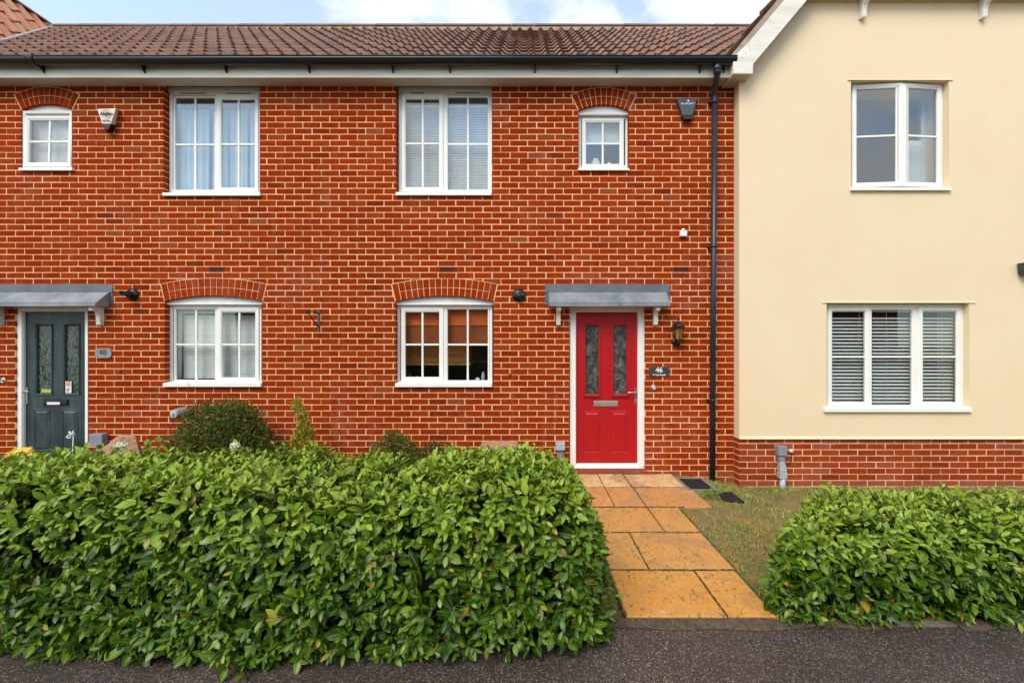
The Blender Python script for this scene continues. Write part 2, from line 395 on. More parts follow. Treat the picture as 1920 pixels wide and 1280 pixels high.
def text_mesh(body, size, mat, name, parent, loc, thick=.0015, bold=0, sx=1):
    cu = bpy.data.curves.new('txt', 'FONT'); cu.body = body; cu.size = size; cu.align_x = 'CENTER'; cu.align_y = 'CENTER'
    cu.extrude = thick; cu.offset = bold
    ob = bpy.data.objects.new('txt', cu); COL.objects.link(ob)
    dg = bpy.context.evaluated_depsgraph_get(); me = bpy.data.meshes.new_from_object(ob.evaluated_get(dg))
    bpy.data.objects.remove(ob)
    me.name = name; me.materials.clear(); me.materials.append(MATS[mat])
    o = bpy.data.objects.new(name, me); COL.objects.link(o); o.parent = parent
    o.location = Vector(loc) - origin_of(parent); o.rotation_euler = (R(90), 0, 0); o.scale = (sx, 1, 1)
    return o

# ------------------------------------------------------------------ polygon clipping for brickwork
def clip(poly, a, b, keep_left):
    res = []; n = len(poly)
    def sd_(p): return (b[0] - a[0]) * (p[1] - a[1]) - (b[1] - a[1]) * (p[0] - a[0])
    for i in range(n):
        p, q = poly[i], poly[(i + 1) % n]; s1, s2 = sd_(p), sd_(q)
        if not keep_left: s1, s2 = -s1, -s2
        if s1 >= 0: res.append(p)
        if s1 * s2 < 0:
            t = s1 / (s1 - s2); res.append((p[0] + (q[0] - p[0]) * t, p[1] + (q[1] - p[1]) * t))
    out = []
    for p in res:
        if not out or abs(p[0] - out[-1][0]) + abs(p[1] - out[-1][1]) > 1e-6: out.append(p)
    if len(out) > 1 and abs(out[0][0] - out[-1][0]) + abs(out[0][1] - out[-1][1]) < 1e-6: out.pop()
    return out if len(out) >= 3 else []
def area(p): return .5 * sum(p[i][0] * p[(i + 1) % len(p)][1] - p[(i + 1) % len(p)][0] * p[i][1] for i in range(len(p)))
def bbox(p): return min(q[0] for q in p), max(q[0] for q in p), min(q[1] for q in p), max(q[1] for q in p)
def subtract(poly, hole):
    a, b = bbox(poly), bbox(hole)
    if a[1] <= b[0] or a[0] >= b[1] or a[3] <= b[2] or a[2] >= b[3]: return [poly]
    pieces = []; cur = poly
    for i in range(len(hole)):
        if not cur: break
        p, q = hole[i], hole[(i + 1) % len(hole)]
        o = clip(cur, p, q, False)
        if o and area(o) > 1e-6: pieces.append(o)
        cur = clip(cur, p, q, True)
    return pieces
def rect(x0, x1, z0, z1): return [(x0, z0), (x1, z0), (x1, z1), (x0, z1)]
def subtract_all(poly, holes):
    ps = [poly]
    for h in holes: ps = [r for p in ps for r in subtract(p, h)]
    return ps

COURSE, BL, J = .075, .2245, .0125
ZJ = Z(567.0)                # a bed joint centre
XP = X(1259.2)               # a perpend on an even course
def brickwork(mb, x0, x1, z0, z1, holes, yf=0.0, depth=.1025, faded_below=.05, jit=.0014):
    k0 = math.floor((z0 - ZJ) / COURSE) - 1; k1 = math.ceil((z1 - ZJ) / COURSE) + 1
    for k in range(k0, k1):
        zb = ZJ + k * COURSE + J / 2; zt = zb + COURSE - J
        if zt <= z0 or zb >= z1: continue
        off = (k % 2) * BL / 2
        i0 = math.floor((x0 - XP - off) / BL) - 1; i1 = math.ceil((x1 - XP - off) / BL) + 1
        rowj = random.uniform(-.004, .004)
        for i in range(i0, i1):
            xa = XP + off + i * BL + J / 2 + rowj + random.uniform(-.0022, .0022); xb = XP + off + (i + 1) * BL - J / 2 + rowj + random.uniform(-.0022, .0022)
            if xb <= x0 or xa >= x1: continue
            if (xa + xb) / 2 < x0 and xb - x0 < .0 or xa < x0 - .3: continue
            jt = lambda: random.uniform(-jit, jit)
            q = [(xa + jt(), zb + jt()), (xb + jt(), zb + jt()), (xb + jt(), zt + jt()), (xa + jt(), zt + jt())]
            q = clip(q, (x0, 0), (x0, 1), False); q = q and clip(q, (x1, 0), (x1, 1), True)
            q = q and clip(q, (0, z0), (1, z0), True); q = q and clip(q, (0, z1), (1, z1), False)
            if not q: continue
            tone = min(.88, max(0, random.gauss(.52, .18)))
            if random.random() < .03: tone = random.uniform(.86, .97)
            if random.random() < .02: tone = random.uniform(0, .12)
            if zb < faded_below: tone = random.uniform(.86, 1.0)
            dy = random.uniform(-.0016, .0016)
            for pc in subtract_all(q, holes):
                if area(pc) > 4e-5: mb.prism(pc, yf + dy, yf + depth, 0, tone)
def arch_geo(cx, zs, hc, rise, t):
    Rr = (hc * hc + rise * rise) / (2 * rise); cz = zs + rise - Rr; a = math.asin(hc / Rr)
    return Rr, cz, a
def arch_holes(cx, zs, hc, rise, t):
    Rr, cz, a = arch_geo(cx, zs, hc, rise, t)
    g = .010; Ro = Rr + t + g; ae = a + g / Rr
    pts = [(cx - (hc + g), zs), (cx + (hc + g), zs)]
    for i in range(17):
        th = ae - 2 * ae * i / 16; pts.append((cx + Ro * math.sin(th), cz + Ro * math.cos(th)))
    seg = [(cx - hc - .004, zs - .002), (cx + hc + .004, zs - .002)]
    for i in range(13):
        th = a - 2 * a * i / 12; seg.append((cx + (Rr + .004) * math.sin(th), cz + (Rr + .004) * math.cos(th)))
    return pts, seg
def arch_bricks(mb, cx, zs, hc, rise, t, n, yf=-.001):
    Rr, cz, a = arch_geo(cx, zs, hc, rise, t); da = 2 * a / n
    P_ = lambda r, th: (cx + r * math.sin(th), cz + r * math.cos(th))
    for i in range(n):
        rings = [(0, t)] if i in (0, n - 1) else [(0, t * .47), (t * .47 + .009, t)]
        tone = min(.88, max(.1, random.gauss(.6, .15)))
        for r0, r1 in rings:
            gi, go = .0095 / (2 * (Rr + r0)), .0095 / (2 * (Rr + r1))
            t0, t1 = -a + i * da, -a + (i + 1) * da
            q = [P_(Rr + r0, t0 + gi), P_(Rr + r0, t1 - gi), P_(Rr + r1, t1 - go), P_(Rr + r1, t0 + go)]
            q = [(x + random.uniform(-.001, .001), z + random.uniform(-.001, .001)) for x, z in q]
            mb.prism(q, yf + random.uniform(-.001, .001), .1025, 0, min(.9, tone + random.uniform(-.08, .08)))

# ------------------------------------------------------------------ windows and doors
FR = .082                    # frame face sits this far back from the facade
def make_window(house, yw, spec):
    """spec: px rectangles on the frame plane"""
    yf = yw + spec.get('fr', FR); d = yf - CAMY
    x0, x1, z0, z1 = X(spec['frame'][0], d), X(spec['frame'][1], d), Z(spec['frame'][3], d), Z(spec['frame'][2], d)
    mb = MB()
    mb.ring(x0, x1, z0, z1, [(0, yf + .06), (0, yf), (.012, yf), (.030, yf + .002), (.036, yf + .010), (.036, yf + .06)])
    for mpx in spec.get('mull', []):
        a, b = X(mpx[0], d), X(mpx[1], d); mb.box(a, b, yf + .003, yf + .06, z0 + .03, z1 - .03)
    wob = mb.build('window', 'upvc', house, bevel=.0015)
    if spec.get('label'): wob['label'] = spec['label']
    for lt in spec['lites']:
        gx0, gx1, gz0, gz1 = X(lt['g'][0], d), X(lt['g'][1], d), Z(lt['g'][3], d), Z(lt['g'][2], d)
        bx = .026
        sb = MB(); tilt = lt.get('tilt')
        if lt['k'] == 'sash':
            e = lt.get('e', (8, 8, 9, 9)); sx0, sx1, sz1, sz0 = gx0 - e[0] / 148, gx1 + e[1] / 148, gz1 + e[2] / 148, gz0 - e[3] / 148
            yo = yf - .012
            sb.ring(sx0, sx1, sz0, sz1, [(0, yo + .03), (0, yo + .004), (.006, yo), (.034, yo), (.050, yo + .010), (.052, yo + .03)])
            # sash bead towards the glass
            ins = min(gx0 - sx0, sx1 - gx1)
            sb.ring(gx0 - .014, gx1 + .014, gz0 - .014, gz1 + .014, [(0, yo + .029), (0, yo + .002), (.010, yo + .006), (.014, yo + .018), (.014, yo + .031)])
        else:
            yo = yf
            sb.ring(gx0 - .02, gx1 + .02, gz0 - .02, gz1 + .02, [(0, yo + .03), (0, yo + .004), (.004, yo + .001), (.016, yo + .005), (.02, yo + .016), (.02, yo + .03)])
        for bpx in lt.get('v', []): sb.box(X(bpx, d) - .0115, X(bpx, d) + .0115, yo + .014, yo + .034, gz0 - .005, gz1 + .005)
        for bpy_ in lt.get('h', []): sb.box(gx0 - .005, gx1 + .005, yo + .0125, yo + .036, Z(bpy_, d) - .0115, Z(bpy_, d) + .0115)
        so_ = sb.build('sash' if lt['k'] == 'sash' else 'glazing_frame', 'upvc', wob, bevel=.001)
        gb = MB(); gb.box(gx0 - .01, gx1 + .01, yo + .019, yo + .029, gz0 - .01, gz1 + .01)
        po = gb.build('pane', lt.get('glass', 'glass'), wob)
        if 'hinge' in lt:
            hx, hz, ang, ax = lt['hinge']
            piv = Vector((hx, yf, hz)) - origin_of(house)
            M_ = Matrix.Translation(piv) @ Matrix.Rotation(ang, 4, ax) @ Matrix.Translation(-piv)
            for q in (so_, po): q.data.transform(M_)
    if 'sill' in spec:
        s = spec['sill']; ds = yw - .035 - CAMY
        sx0, sx1, zt, zb = X(s[0], ds), X(s[1], ds), Z(s[2], ds), Z(s[3], ds)
        sb = MB(); sb.prismx([(yf + .03, zb + .006), (yw - .035, zb), (yw - .035, zt - .004), (yf + .03, zt + .012)], sx0, sx1)
        sb.build('sill', spec.get('sillmat', 'upvc'), wob, bevel=.002)
    if 'slits' in spec:
        for a, b, py in spec['slits']:
            sb = MB(); sb.box(X(a, d), X(b, d), yf - .003, yf + .002, Z(py, d) - .004, Z(py, d) + .004)
            sb.build('trickle_vent', 'dark_gap', wob)
    if 'head' in spec:
        h = spec['head']; sb = MB(); sb.box(X(h[0], d), X(h[1], d), yf - .006, yf + .05, Z(h[3], d), Z(h[2], d))
        sb.box(X(h[0], d) + .001, X(h[1], d) - .001, yf - .010, yf - .005, Z(h[3], d) + .02, Z(h[3], d) + .03)
        sb.build('head_trim', 'upvc', wob, bevel=.0015)
    if 'room' in spec:
        rm = spec['room']; sb = MB(); dp = spec.get('room_d', 2.2); y0 = yf + .062
        ex = spec.get('room_ex', .5)
        a, b, c_, e_ = x0 - ex, x1 + ex, z0 - .45, z1 + .35
        sb.box(a, b, y0 + dp, y0 + dp + .02, c_, e_); sb.box(a - .02, a, y0, y0 + dp, c_, e_); sb.box(b, b + .02, y0, y0 + dp, c_, e_)
        sb.box(a, b, y0, y0 + dp, c_ - .02, c_); sb.box(a, b, y0, y0 + dp, e_, e_ + .02)
        sb.build('room_lining', rm, wob)
    return wob, (x0, x1, z0, z1, yf)

def arch_board(wob, cx, zs, hc, rise, y):
    Rr, cz, a = arch_geo(cx, zs, hc, rise, 0); mb = MB()
    pts = [(cx - hc, zs - .028), (cx + hc, zs - .028)]
    for i in range(17):
        th = a - 2 * a * i / 16; pts.append((cx + Rr * math.sin(th), cz + Rr * math.cos(th)))
    mb.prism(pts, y, y + .03); mb.box(cx - hc, cx + hc, y - .012, y + .035, zs - .040, zs - .029)
    return mb.build('arch_board', 'arch_board', wob, bevel=.001)

def panel_mould(mb, x0, x1, z0, z1, y, out=.012):
    mb.ring(x0, x1, z0, z1, [(0, y + .004), (.003, y - out * .6), (.010, y - out), (.018, y - out * .7), (.024, y + .002), (.024, y + .006)])
def raised_panel(mb, x0, x1, z0, z1, y):
    mb.ring(x0, x1, z0, z1, [(0, y + .003), (.002, y - .003), (.008, y - .006), (.014, y - .003), (.016, y + .003)])
    a, b = .022, .046
    vs = [(x0 + a, y + .001, z0 + a), (x1 - a, y + .001, z0 + a), (x1 - a, y + .001, z1 - a), (x0 + a, y + .001, z1 - a),
          (x0 + b, y - .009, z0 + b), (x1 - b, y - .009, z0 + b), (x1 - b, y - .009, z1 - b), (x0 + b, y - .009, z1 - b)]
    mb.add(vs, [(4, 5, 6, 7), (0, 1, 5, 4), (1, 2, 6, 5), (2, 3, 7, 6), (3, 0, 4, 7)])

def make_door(house, s):
    """front door; frame on the facade, leaf set back"""
    yfr, yl = s['yf'], s['yl']; df, dl = yfr - CAMY, yl - CAMY
    f = [X(s['frame'][0], df), X(s['frame'][1], df), Z(s['frame'][3], df), Z(s['frame'][2], df)]
    lx0, lx1, lz0, lz1 = X(s['leaf'][0], dl), X(s['leaf'][1], dl), Z(s['leaf'][3], dl), Z(s['leaf'][2], dl)
    mb = MB()
    G = [(X(g[0], dl), X(g[1], dl), Z(s['gy'][1], dl), Z(s['gy'][0], dl)) for g in s['glass']]
    for pc in subtract_all(rect(lx0, lx1, lz0, lz1), [rect(*g) for g in G]): mb.prism(pc, yl, yl + .045)
    for g in G: panel_mould(mb, g[0] - .020, g[1] + .020, g[2] - .020, g[3] + .020, yl, .014)
    for pn in s['panels']: raised_panel(mb, X(pn[0], dl), X(pn[1], dl), Z(s['py'][1], dl), Z(s['py'][0], dl), yl)
    if s.get('lip'):
        for g in G: mb.box(g[0] - .028, g[1] + .028, yl - .02, yl, g[2] - .03, g[2] - .02)
    door = mb.build('door', s['mat'], house); door['label'] = s['label']
    fb = MB(); wf = s['wf']; wr = s.get('wfr', wf)
    fb.prism(rect(f[0], f[0] + wf, f[2], f[3]), yfr, yl + .05); fb.prism(rect(f[1] - wr, f[1], f[2], f[3]), yfr, yl + .05)
    fb.prism(rect(f[0] + wf, f[1] - wr, lz1 - .004, f[3]), yfr, yl + .05)
    # rebate beads
    fb.box(f[0] + wf, f[0] + wf + .008, yl - .03, yl + .05, f[2], lz1); fb.box(f[1] - wr - .008, f[1] - wr, yl - .03, yl + .05, f[2], lz1)
    fb.build('door_frame', 'upvc', door, bevel=.002)
    fb = MB(); fb.prismx([(yl + .05, f[2]), (yfr - .02, f[2]), (yfr - .02, f[2] + .02), (yl - .004, lz0 - .004), (yl + .05, lz0 - .004)], f[0] + wf, f[1] - wr)
    fb.build('threshold', 'upvc', door, bevel=.002)
    for g in G:
        pb = MB(); pb.box(g[0] - .006, g[1] + .006, yl + .014, yl + .024, g[2] - .006, g[3] + .006); pb.build('pane', s['gm'], door)
    b = s['box']; bx0, bx1, bz0, bz1 = X(b[0], dl), X(b[1], dl), Z(b[3], dl), Z(b[2], dl)
    lb = MB(); lb.ring(bx0, bx1, bz0, bz1, [(0, yl), (0, yl - .006), (.006, yl - .012), (.010, yl - .012), (.012, yl - .004)])
    lb.prismx([(yl - .002, bz0 + .008), (yl - .006, bz0 + .008), (yl - .016, bz0 + .02), (yl - .014, bz1 - .012), (yl - .004, bz1 - .008), (yl - .002, bz1 - .008)], bx0 + .01, bx1 - .01)
    lbo = lb.build('letter_box', s['boxmat'], door, bevel=.001)
    h = s['handle']; hx, hz0, hz1, tip, hy = X(h[0], dl), Z(h[2], dl), Z(h[1], dl), X(h[3], dl), Z(h[4], dl)
    hb = MB(); hb.box(hx - .014, hx + .014, yl - .010, yl, hz0, hz1); hb.tube([(hx, yl - .008, hy), (hx, yl - .05, hy)], .009, 10)
    hb.tube([(hx, yl - .045, hy), ((hx + tip) / 2, yl - .052, hy + .001), (tip, yl - .048, hy - .001)], [.0085, .0075, .007], 10)
    hb.lathe((hx, yl - .009, hz0 + .05), (0, -1, 0), [(.009, 0), (.009, .006), (.006, .008)], 14)
    hb.build('handle', s['hmat'], door, bevel=.002)
    return door, lbo

def make_canopy(house, x0, x1, brackets):
    """lead-covered door canopy with two white scroll brackets"""
    mb = MB(); pr = .172; zt, zu, zf, zb = 2.382, 2.272, 2.128, 2.092
    # upstand flashing dressed against the wall (slightly wavy)
    n = 14; vs = []; fs = []
    for i in range(n + 1):
        x = x0 - .045 + (x1 - x0 + .09) * i / n; wv = random.uniform(-.0025, .0025)
        vs += [(x, -.004 + wv, zt + random.uniform(-.002, .002)), (x, -.012 + wv, zu), (x, .004, zt)]
    for i in range(n): a = 3 * i; fs += [(a, a + 1, a + 4, a + 3), (a + 2, a, a + 3, a + 5)]
    mb.add(vs, fs)
    mb.box(x0 - .045, x1 + .045, -.0035, .002, zb + .03, zt - .004)
    fl_ = mb; mb = MB()
    # sloping top sheet with gentle dents
    nx, ny = 26, 5; vs = []; fs = []
    for i in range(nx + 1):
        for j in range(ny + 1):
            x = x0 + (x1 - x0) * i / nx; v_ = j / ny
            vs.append((x, -.010 - pr * v_, zu + .004 + (zf - zu) * v_ + (random.uniform(-.0022, .0022) if 0 < j < ny else 0)))
    for i in range(nx):
        for j in range(ny): a = i * (ny + 1) + j; fs.append((a, a + 1, a + ny + 2, a + ny + 1))
    mb.add(vs, fs, smooth=True)
    for xx, s_ in ((x0, -1), (x1, 1)):
        mb.prismx([(.0, zb + .012), (-pr - .008, zb), (-pr - .010, zf + .002), (-.012, zu + .003), (0, zu + .003)], xx - .004 if s_ < 0 else xx - .002, xx + .002 if s_ < 0 else xx + .004)
    mb.box(x0, x1, -pr - .016, -pr - .008, zb - .004, zf + .001)
    mb.tube([(x0, -pr - .013, zb - .001), (x1, -pr - .013, zb - .001)], .006, 8)
    c = mb.build('door_canopy', 'lead', house); fl_.build('lead_flashing', 'lead_dark', c)
    sb = MB(); sb.box(x0 + .006, x1 - .006, -pr - .006, -.001, zb + .002, zb + .018); sb.build('canopy_soffit', 'white_paint', c)
    for bx in brackets:
        bb = MB(); pts = [(0, 1.865), (0, 2.092), (-.150, 2.092), (-.158, 2.070)]
        for i in range(9):                                  # round nose
            t_ = R(20 + i * 23); pts.append((-.132 - .026 * math.cos(t_ - R(20)), 2.062 - .026 * math.sin(t_ - R(20)) * 1.2))
        for q in [(-.100, 2.052), (-.082, 2.035), (-.068, 2.010), (-.062, 1.975), (-.058, 1.93), (-.052, 1.872), (-.046, 1.865)]: pts.append(q)
        bb.prismx(pts, bx - .026, bx + .026); bb.build('bracket', 'white_paint', c, bevel=.003)
    return c

# ------------------------------------------------------------------ roof tiles
EV, EZ, RM = -.245, CAMZ + 3.355, .81       # eave y, eave z, slope tangent
RGD = 3.36                                # plan depth eave to ridge
def tiles(mb, org, u, v, ncols, nrows, gauge, pitch=.195, amp=.032, keep=None, mi=0):
    """interlocking pantiles: org at eave, u along eave, v up the slope (unit vectors)"""
    org, u, v = Vector(org), Vector(u), Vector(v); nrm = u.cross(v).normalized()
    if nrm.z < 0: nrm = -nrm
    K = 8
    prof = [(k / K, amp * (math.cos(2 * math.pi * k / K) * .8 + .28 * math.cos(4 * math.pi * k / K))) for k in range(K + 1)]
    for r_ in range(nrows):
        for c_ in range(ncols):
            b = org + u * (c_ * pitch) + v * (r_ * gauge)
            if keep and not keep(b + u * pitch * .5): continue
            jx, jz, jr = random.uniform(-.002, .002), random.uniform(-.0015, .0025), random.uniform(-.004, .004)
            vs = []
            for (s_, h) in prof:
                q = b + u * (s_ * pitch + jx)
                vs.append(q + nrm * (h + .034 + jz) + v * (-.02 + jr)); vs.append(q + nrm * (h + .014 + jz) + v * (-.02 + jr)); vs.append(q + nrm * (h + .002) + v * (gauge + .015))
            fs = []
            for k in range(K):
                a = 3 * k; fs += [(a, a + 3, a + 5, a + 2), (a, a + 1, a + 4, a + 3)]
            fs += [(0, 2, 1), (3 * K, 3 * K + 1, 3 * K + 2)]
            mb.add(vs, fs, mi, .5, False)
def ridge(mb, p0, p1, r=.11, seg=.42):
    p0, p1 = Vector(p0), Vector(p1); n = max(1, int((p1 - p0).length / seg)); d = (p1 - p0) / n
    dn = d.normalized(); a = dn.cross(Vector((0, 0, 1))).normalized()
    for i in range(n):
        q0 = p0 + d * i + Vector((0, 0, random.uniform(-.003, .003))); q1 = q0 + d * .985
        vs = []; K = 8
        for q, rr in ((q0, r), (q1, r * .97)):
            for k in range(K + 1):
                t_ = math.pi * k / K; vs.append(q + a * math.cos(t_) * rr + Vector((0, 0, math.sin(t_) * rr * .8)))
        fs = [(k, k + 1, K + 2 + k, K + 1 + k) for k in range(K)] + [tuple(range(K, -1, -1)), tuple(range(K + 1, 2 * K + 2))]
        mb.add(vs, fs, 0, .5)
VU = Vector((0, 1, RM)).normalized()
GA = RGD * math.sqrt(1 + RM * RM) / 12
def terrace_roof(house, xa, xb, keep=None, dk=(None, None)):
    nc = int(round((xb - xa) / .195)); mb = MB()
    tiles(mb, (xa, EV, EZ), (1, 0, 0), VU, nc, 12, GA, (xb - xa) / nc, keep=keep)
    ro = mb.build('roof', 'roof_tile', house)
    zr = EZ + RGD * RM; yr = EV + RGD
    mb = MB()   # felt and boards under the tiles, rear slope
    mb.prismx([(EV + .09, EZ + .045), (yr, zr - .03), (yr + RGD, EZ - .03), (yr + RGD, EZ - .08), (yr, zr - .09), (EV + .09, EZ - .01)], dk[0] or xa + .002, dk[1] or xb - .002)
    mb.build('roof_deck', 'ridge_tile', ro)
    mb = MB(); ridge(mb, (xa, yr, zr + .01), (xb, yr, zr + .01), .10); mb.build('ridge_tiles', 'ridge_tile', ro)
    mb = MB(); mb.box(xa, xb, yr - .13, yr + .13, zr - .13, zr - .035); mb.build('ridge_mortar', 'roof_mortar', ro)
    return ro

# ================================================================== HOUSES
XB = X(619); XL, XR = -7.36, X(1386, 5.54)
WT = 4.86                                     # top of the brick wall
def openings(items):
    return [rect(*i) for i in items]
ARCH_BIG = dict(hc=.610, rise=.068, t=.215, n=17)
ARCH_SM = dict(hc=.313, rise=.072, t=.205, n=11)

def brick_wall(house, x0, x1, ops, arches, vents, name='wall'):
    mb = MB(); holes = []; mholes = []
    for o_ in ops: holes.append(rect(*o_)); mholes.append(rect(o_[0] - .004, o_[1] + .004, o_[2] - .004, o_[3] + .002))
    for (cx, zs, A) in arches:
        h, sg = arch_holes(cx, zs, A['hc'], A['rise'], A['t']); holes.append(h); mholes.append(sg)
    for v_ in vents: holes.append(rect(*v_)); mholes.append(rect(v_[0], v_[1], v_[2], v_[3]))
    brickwork(mb, x0, x1, -.28, WT, holes)
    for (cx, zs, A) in arches: arch_bricks(mb, cx, zs, A['hc'], A['rise'], A['t'], A['n'])
    for pc in subtract_all(rect(x0, x1, -.3, WT), mholes): mb.prism(pc, .0032, .30, 1)
    w_ = mb.build(name, ['brick', 'mortar'], house)
    return w_
def air_brick(house, v_):
    mb = MB(); x0, x1, z0, z1 = v_
    mb.ring(x0 + .003, x1 - .003, z0 + .003, z1 - .003, [(0, .02), (0, -.002), (.006, -.002), (.006, .02)])
    mb.box(x0, x1, .05, .06, z0, z1)
    for k in range(3):
        zz = z0 + .014 + k * .0165; mb.box(x0 + .008, x1 - .008, -.001, .02, zz, zz + .0065)
    mb.build('air_brick', 'terracotta_vent', house)
def eaves(house, x0, x1, seams, brk):
    mb = MB(); mb.box(x0, x1, -.200, -.182, 4.838, 5.03); mb.build('fascia', 'white_paint', house, bevel=.002)
    mb = MB(); mb.box(x0, x1, -.182, .002, 4.850, 4.862); mb.build('soffit', 'soffit_paint', house)
    # half-round gutter
    mb = MB(); cy, cz, r = -.268, 4.992, .062; K = 12; vs = []
    xs = [x0, x1]
    for x in xs:
        for rr in (r, r - .006):
            for k in range(K + 1):
                t_ = math.pi + math.pi * k / K; vs.append((x, cy + rr * math.cos(t_), cz + rr * math.sin(t_) * 1.3 + .03))
    n = K + 1; fs = []
    for k in range(K):
        fs += [(k, k + 1, 2 * n + k + 1, 2 * n + k), (n + k, 3 * n + k, 3 * n + k + 1, n + k + 1)]
    fs += [(0, 2 * n, 3 * n, n), (n - 1, 2 * n - 1, 4 * n - 1, 3 * n - 1)]
    mb.add(vs, fs, smooth=True)
    mb.tube([(x0, cy - r, cz + .03), (x1, cy - r, cz + .03)], .0065, 8)
    for s_ in seams:
        vs2 = []
        for x in (s_ - .04, s_ + .04):
            for k in range(K + 1):
                t_ = math.pi + math.pi * k / K; vs2.append((x, cy + (r + .006) * math.cos(t_), cz + (r + .006) * math.sin(t_) * 1.3 + .032))
        mb.add(vs2, [(k, k + 1, n + k + 1, n + k) for k in range(K)], smooth=True)
        for dx in (-.04, .04): mb.tube([(s_ + dx, cy + (r + .007) * math.cos(math.pi + math.pi * k / K), cz + (r + .007) * math.sin(math.pi + math.pi * k / K) * 1.3 + .032) if True else 0 for dx_ in (dx,) for k in [0]] + [(s_ + dx, cy + (r + .007) * math.cos(math.pi + math.pi * k / K), cz + (r + .007) * math.sin(math.pi + math.pi * k / K) * 1.3 + .032) for k in range(1, K + 1)], .004, 6)
    g = mb.build('gutter', 'black_plastic', house)
    for b_ in brk:
        bb = MB(); bb.prismx([(-.200, 4.885), (-.200, 4.98), (-.235, 4.97), (-.262, 4.955), (-.262, 4.925), (-.225, 4.905)], b_ - .009, b_ + .009)
        bb.build('gutter_bracket', 'black_plastic', g, bevel=.002)
    return g

DF = DW + FR
# ---------- house 46
h46 = empty('brick_house', ((XB + XR) / 2, 0, 0), 'orange-red brick terraced house with a bright red front door', 'house')
W6c = X(833.3); zs6 = Z(564.8)
W4c = X(1132); zs4 = Z(206.6)
ops46 = [(X(741.7), X(925), Z(724.5), zs6), (X(742.5), X(922.5), Z(366), WT), (X(1084.6), X(1179), Z(318.5), zs4), (X(1067.5), X(1209.5), Z(880), Z(574))]
v46 = [(X(823), X(853.4), ZJ + 5 * COURSE + .004, ZJ + 6 * COURSE - .004), (X(1262), X(1292), ZJ + 5 * COURSE + .004, ZJ + 6 * COURSE - .004)]
brick_wall(h46, XB, XR - .002, ops46, [(W6c, zs6, ARCH_BIG), (W4c, zs4, ARCH_SM)], v46)
for v_ in v46: air_brick(h46, v_)
w6, i6 = make_window(h46, 0, dict(frame=(744.4, 923, 574.6, 719), mull=[(826, 836)], label='white two-light window with an orange roller blind',
    lites=[dict(k='sash', g=(760.2, 823.4, 585.4, 706.7), v=[792], h=[645.8]), dict(k='fixed', g=(839.2, 914.5, 579.5, 713), v=[876.7], h=[645.8])],
    sill=(740.8, 922.6, 718, 725.5), head=(744, 923.5, 568, 574.4), room='room_brown', room_d=2.6))
arch_board(w6, W6c, zs6, ARCH_BIG['hc'], ARCH_BIG['rise'], .045)
w3, i3 = make_window(h46, 0, dict(frame=(747.5, 922.3, 172.5, 361), mull=[(827, 837)], label='tall white two-light window with closed pale blinds',
    lites=[dict(k='sash', g=(761, 823, 186.4, 351), v=[792.5], h=[269.4], glass='glass_sky'), dict(k='fixed', g=(839.8, 914.4, 182, 358.7), v=[877], h=[269.4], glass='glass_sky')],
    sill=(741.8, 921.5, 359.5, 366), head=(747, 922.5, 163, 173), slits=[(768.6, 795, 174.6), (853, 900, 174.6)], room='room_grey'))
w4, i4 = make_window(h46, 0, dict(frame=(1084.8, 1178.2, 218.5, 315), label='small square white window under a brick arch',
    lites=[dict(k='sash', g=(1099, 1161.6, 230.8, 307.4), v=[1130.2], h=[269.4], glass='glass_sky')],
    sill=(1084.4, 1180, 314.5, 319.3), head=(1084.6, 1178.6, 212, 218.4), room='room_grey'))
arch_board(w4, W4c, zs4, ARCH_SM['hc'], ARCH_SM['rise'], .045)
d46, lb46 = make_door(h46, dict(yf=.035, yl=.085, frame=(1068.5, 1208.5, 575, 878.7), leaf=(1078.9, 1196, 585, 867.5), wf=.072, mat='door_red', label='glossy red panelled front door',
    glass=[(1097.5, 1122.5), (1150, 1175)], gy=(610.5, 739.5), panels=[(1092.5, 1125.5), (1145, 1178)], py=(770, 848.7), lip=True, gm='glass_obscure',
    box=(1113, 1158.7, 751, 761.7), boxmat='satin_steel', handle=(1191.5, 727, 758, 1176, 735), hmat='steel'))
make_canopy(h46, .259, 1.722, [X(1047.5, 5.6), X(1231, 5.6)])
terrace_roof(h46, XB, 4.87, keep=lambda p_: p_.x < 2.37 + max(0, p_.z - EZ) / 1.19 * .98, dk=(None, 2.42))
eaves(h46, XB, X(1376, 5.45), [], [X(p_, 5.44) for p_ in (735.7, 843, 1003, 1157, 1313.6, 1359)])
mb = MB(); mb.box(XB - .05, XR + .3, .28, .4, -.3, 4.84); 
# downpipe with swan neck
mb = MB(); r = .034
px_t, px_b = X(1340.5, 5.62), X(1336, 5.62)
mb.tube([(X(1344.5, 5.41), -.268, 4.95), (X(1345, 5.41), -.268, 4.89), (X(1345, 5.42), -.262, 4.86), (X(1343, 5.5), -.16, 4.78), (X(1341, 5.58), -.06, 4.72), (px_t, -.052, 4.67), (px_t, -.052, 4.60)], r, 14)
mb.tube([(px_t, -.052, 4.62), (px_b, -.052, -.08)], r, 14)
mb.lathe((X(1344.5, 5.41), -.268, 4.935), (0, 0, -1), [(.038, 0), (.043, .004), (.043, .05), (.038, .055)], 16)
mb.lathe((X(1345, 5.42), -.262, 4.865), (0, -.2, -1), [(.036, -.03), (.042, -.028), (.042, .02), (.036, .022)], 16)
mb.lathe((px_t, -.052, 4.66), (0, 0, -1), [(.036, 0), (.042, .003), (.042, .06), (.036, .062)], 16)
dp = mb.build('downpipe', 'pipe_black', h46)
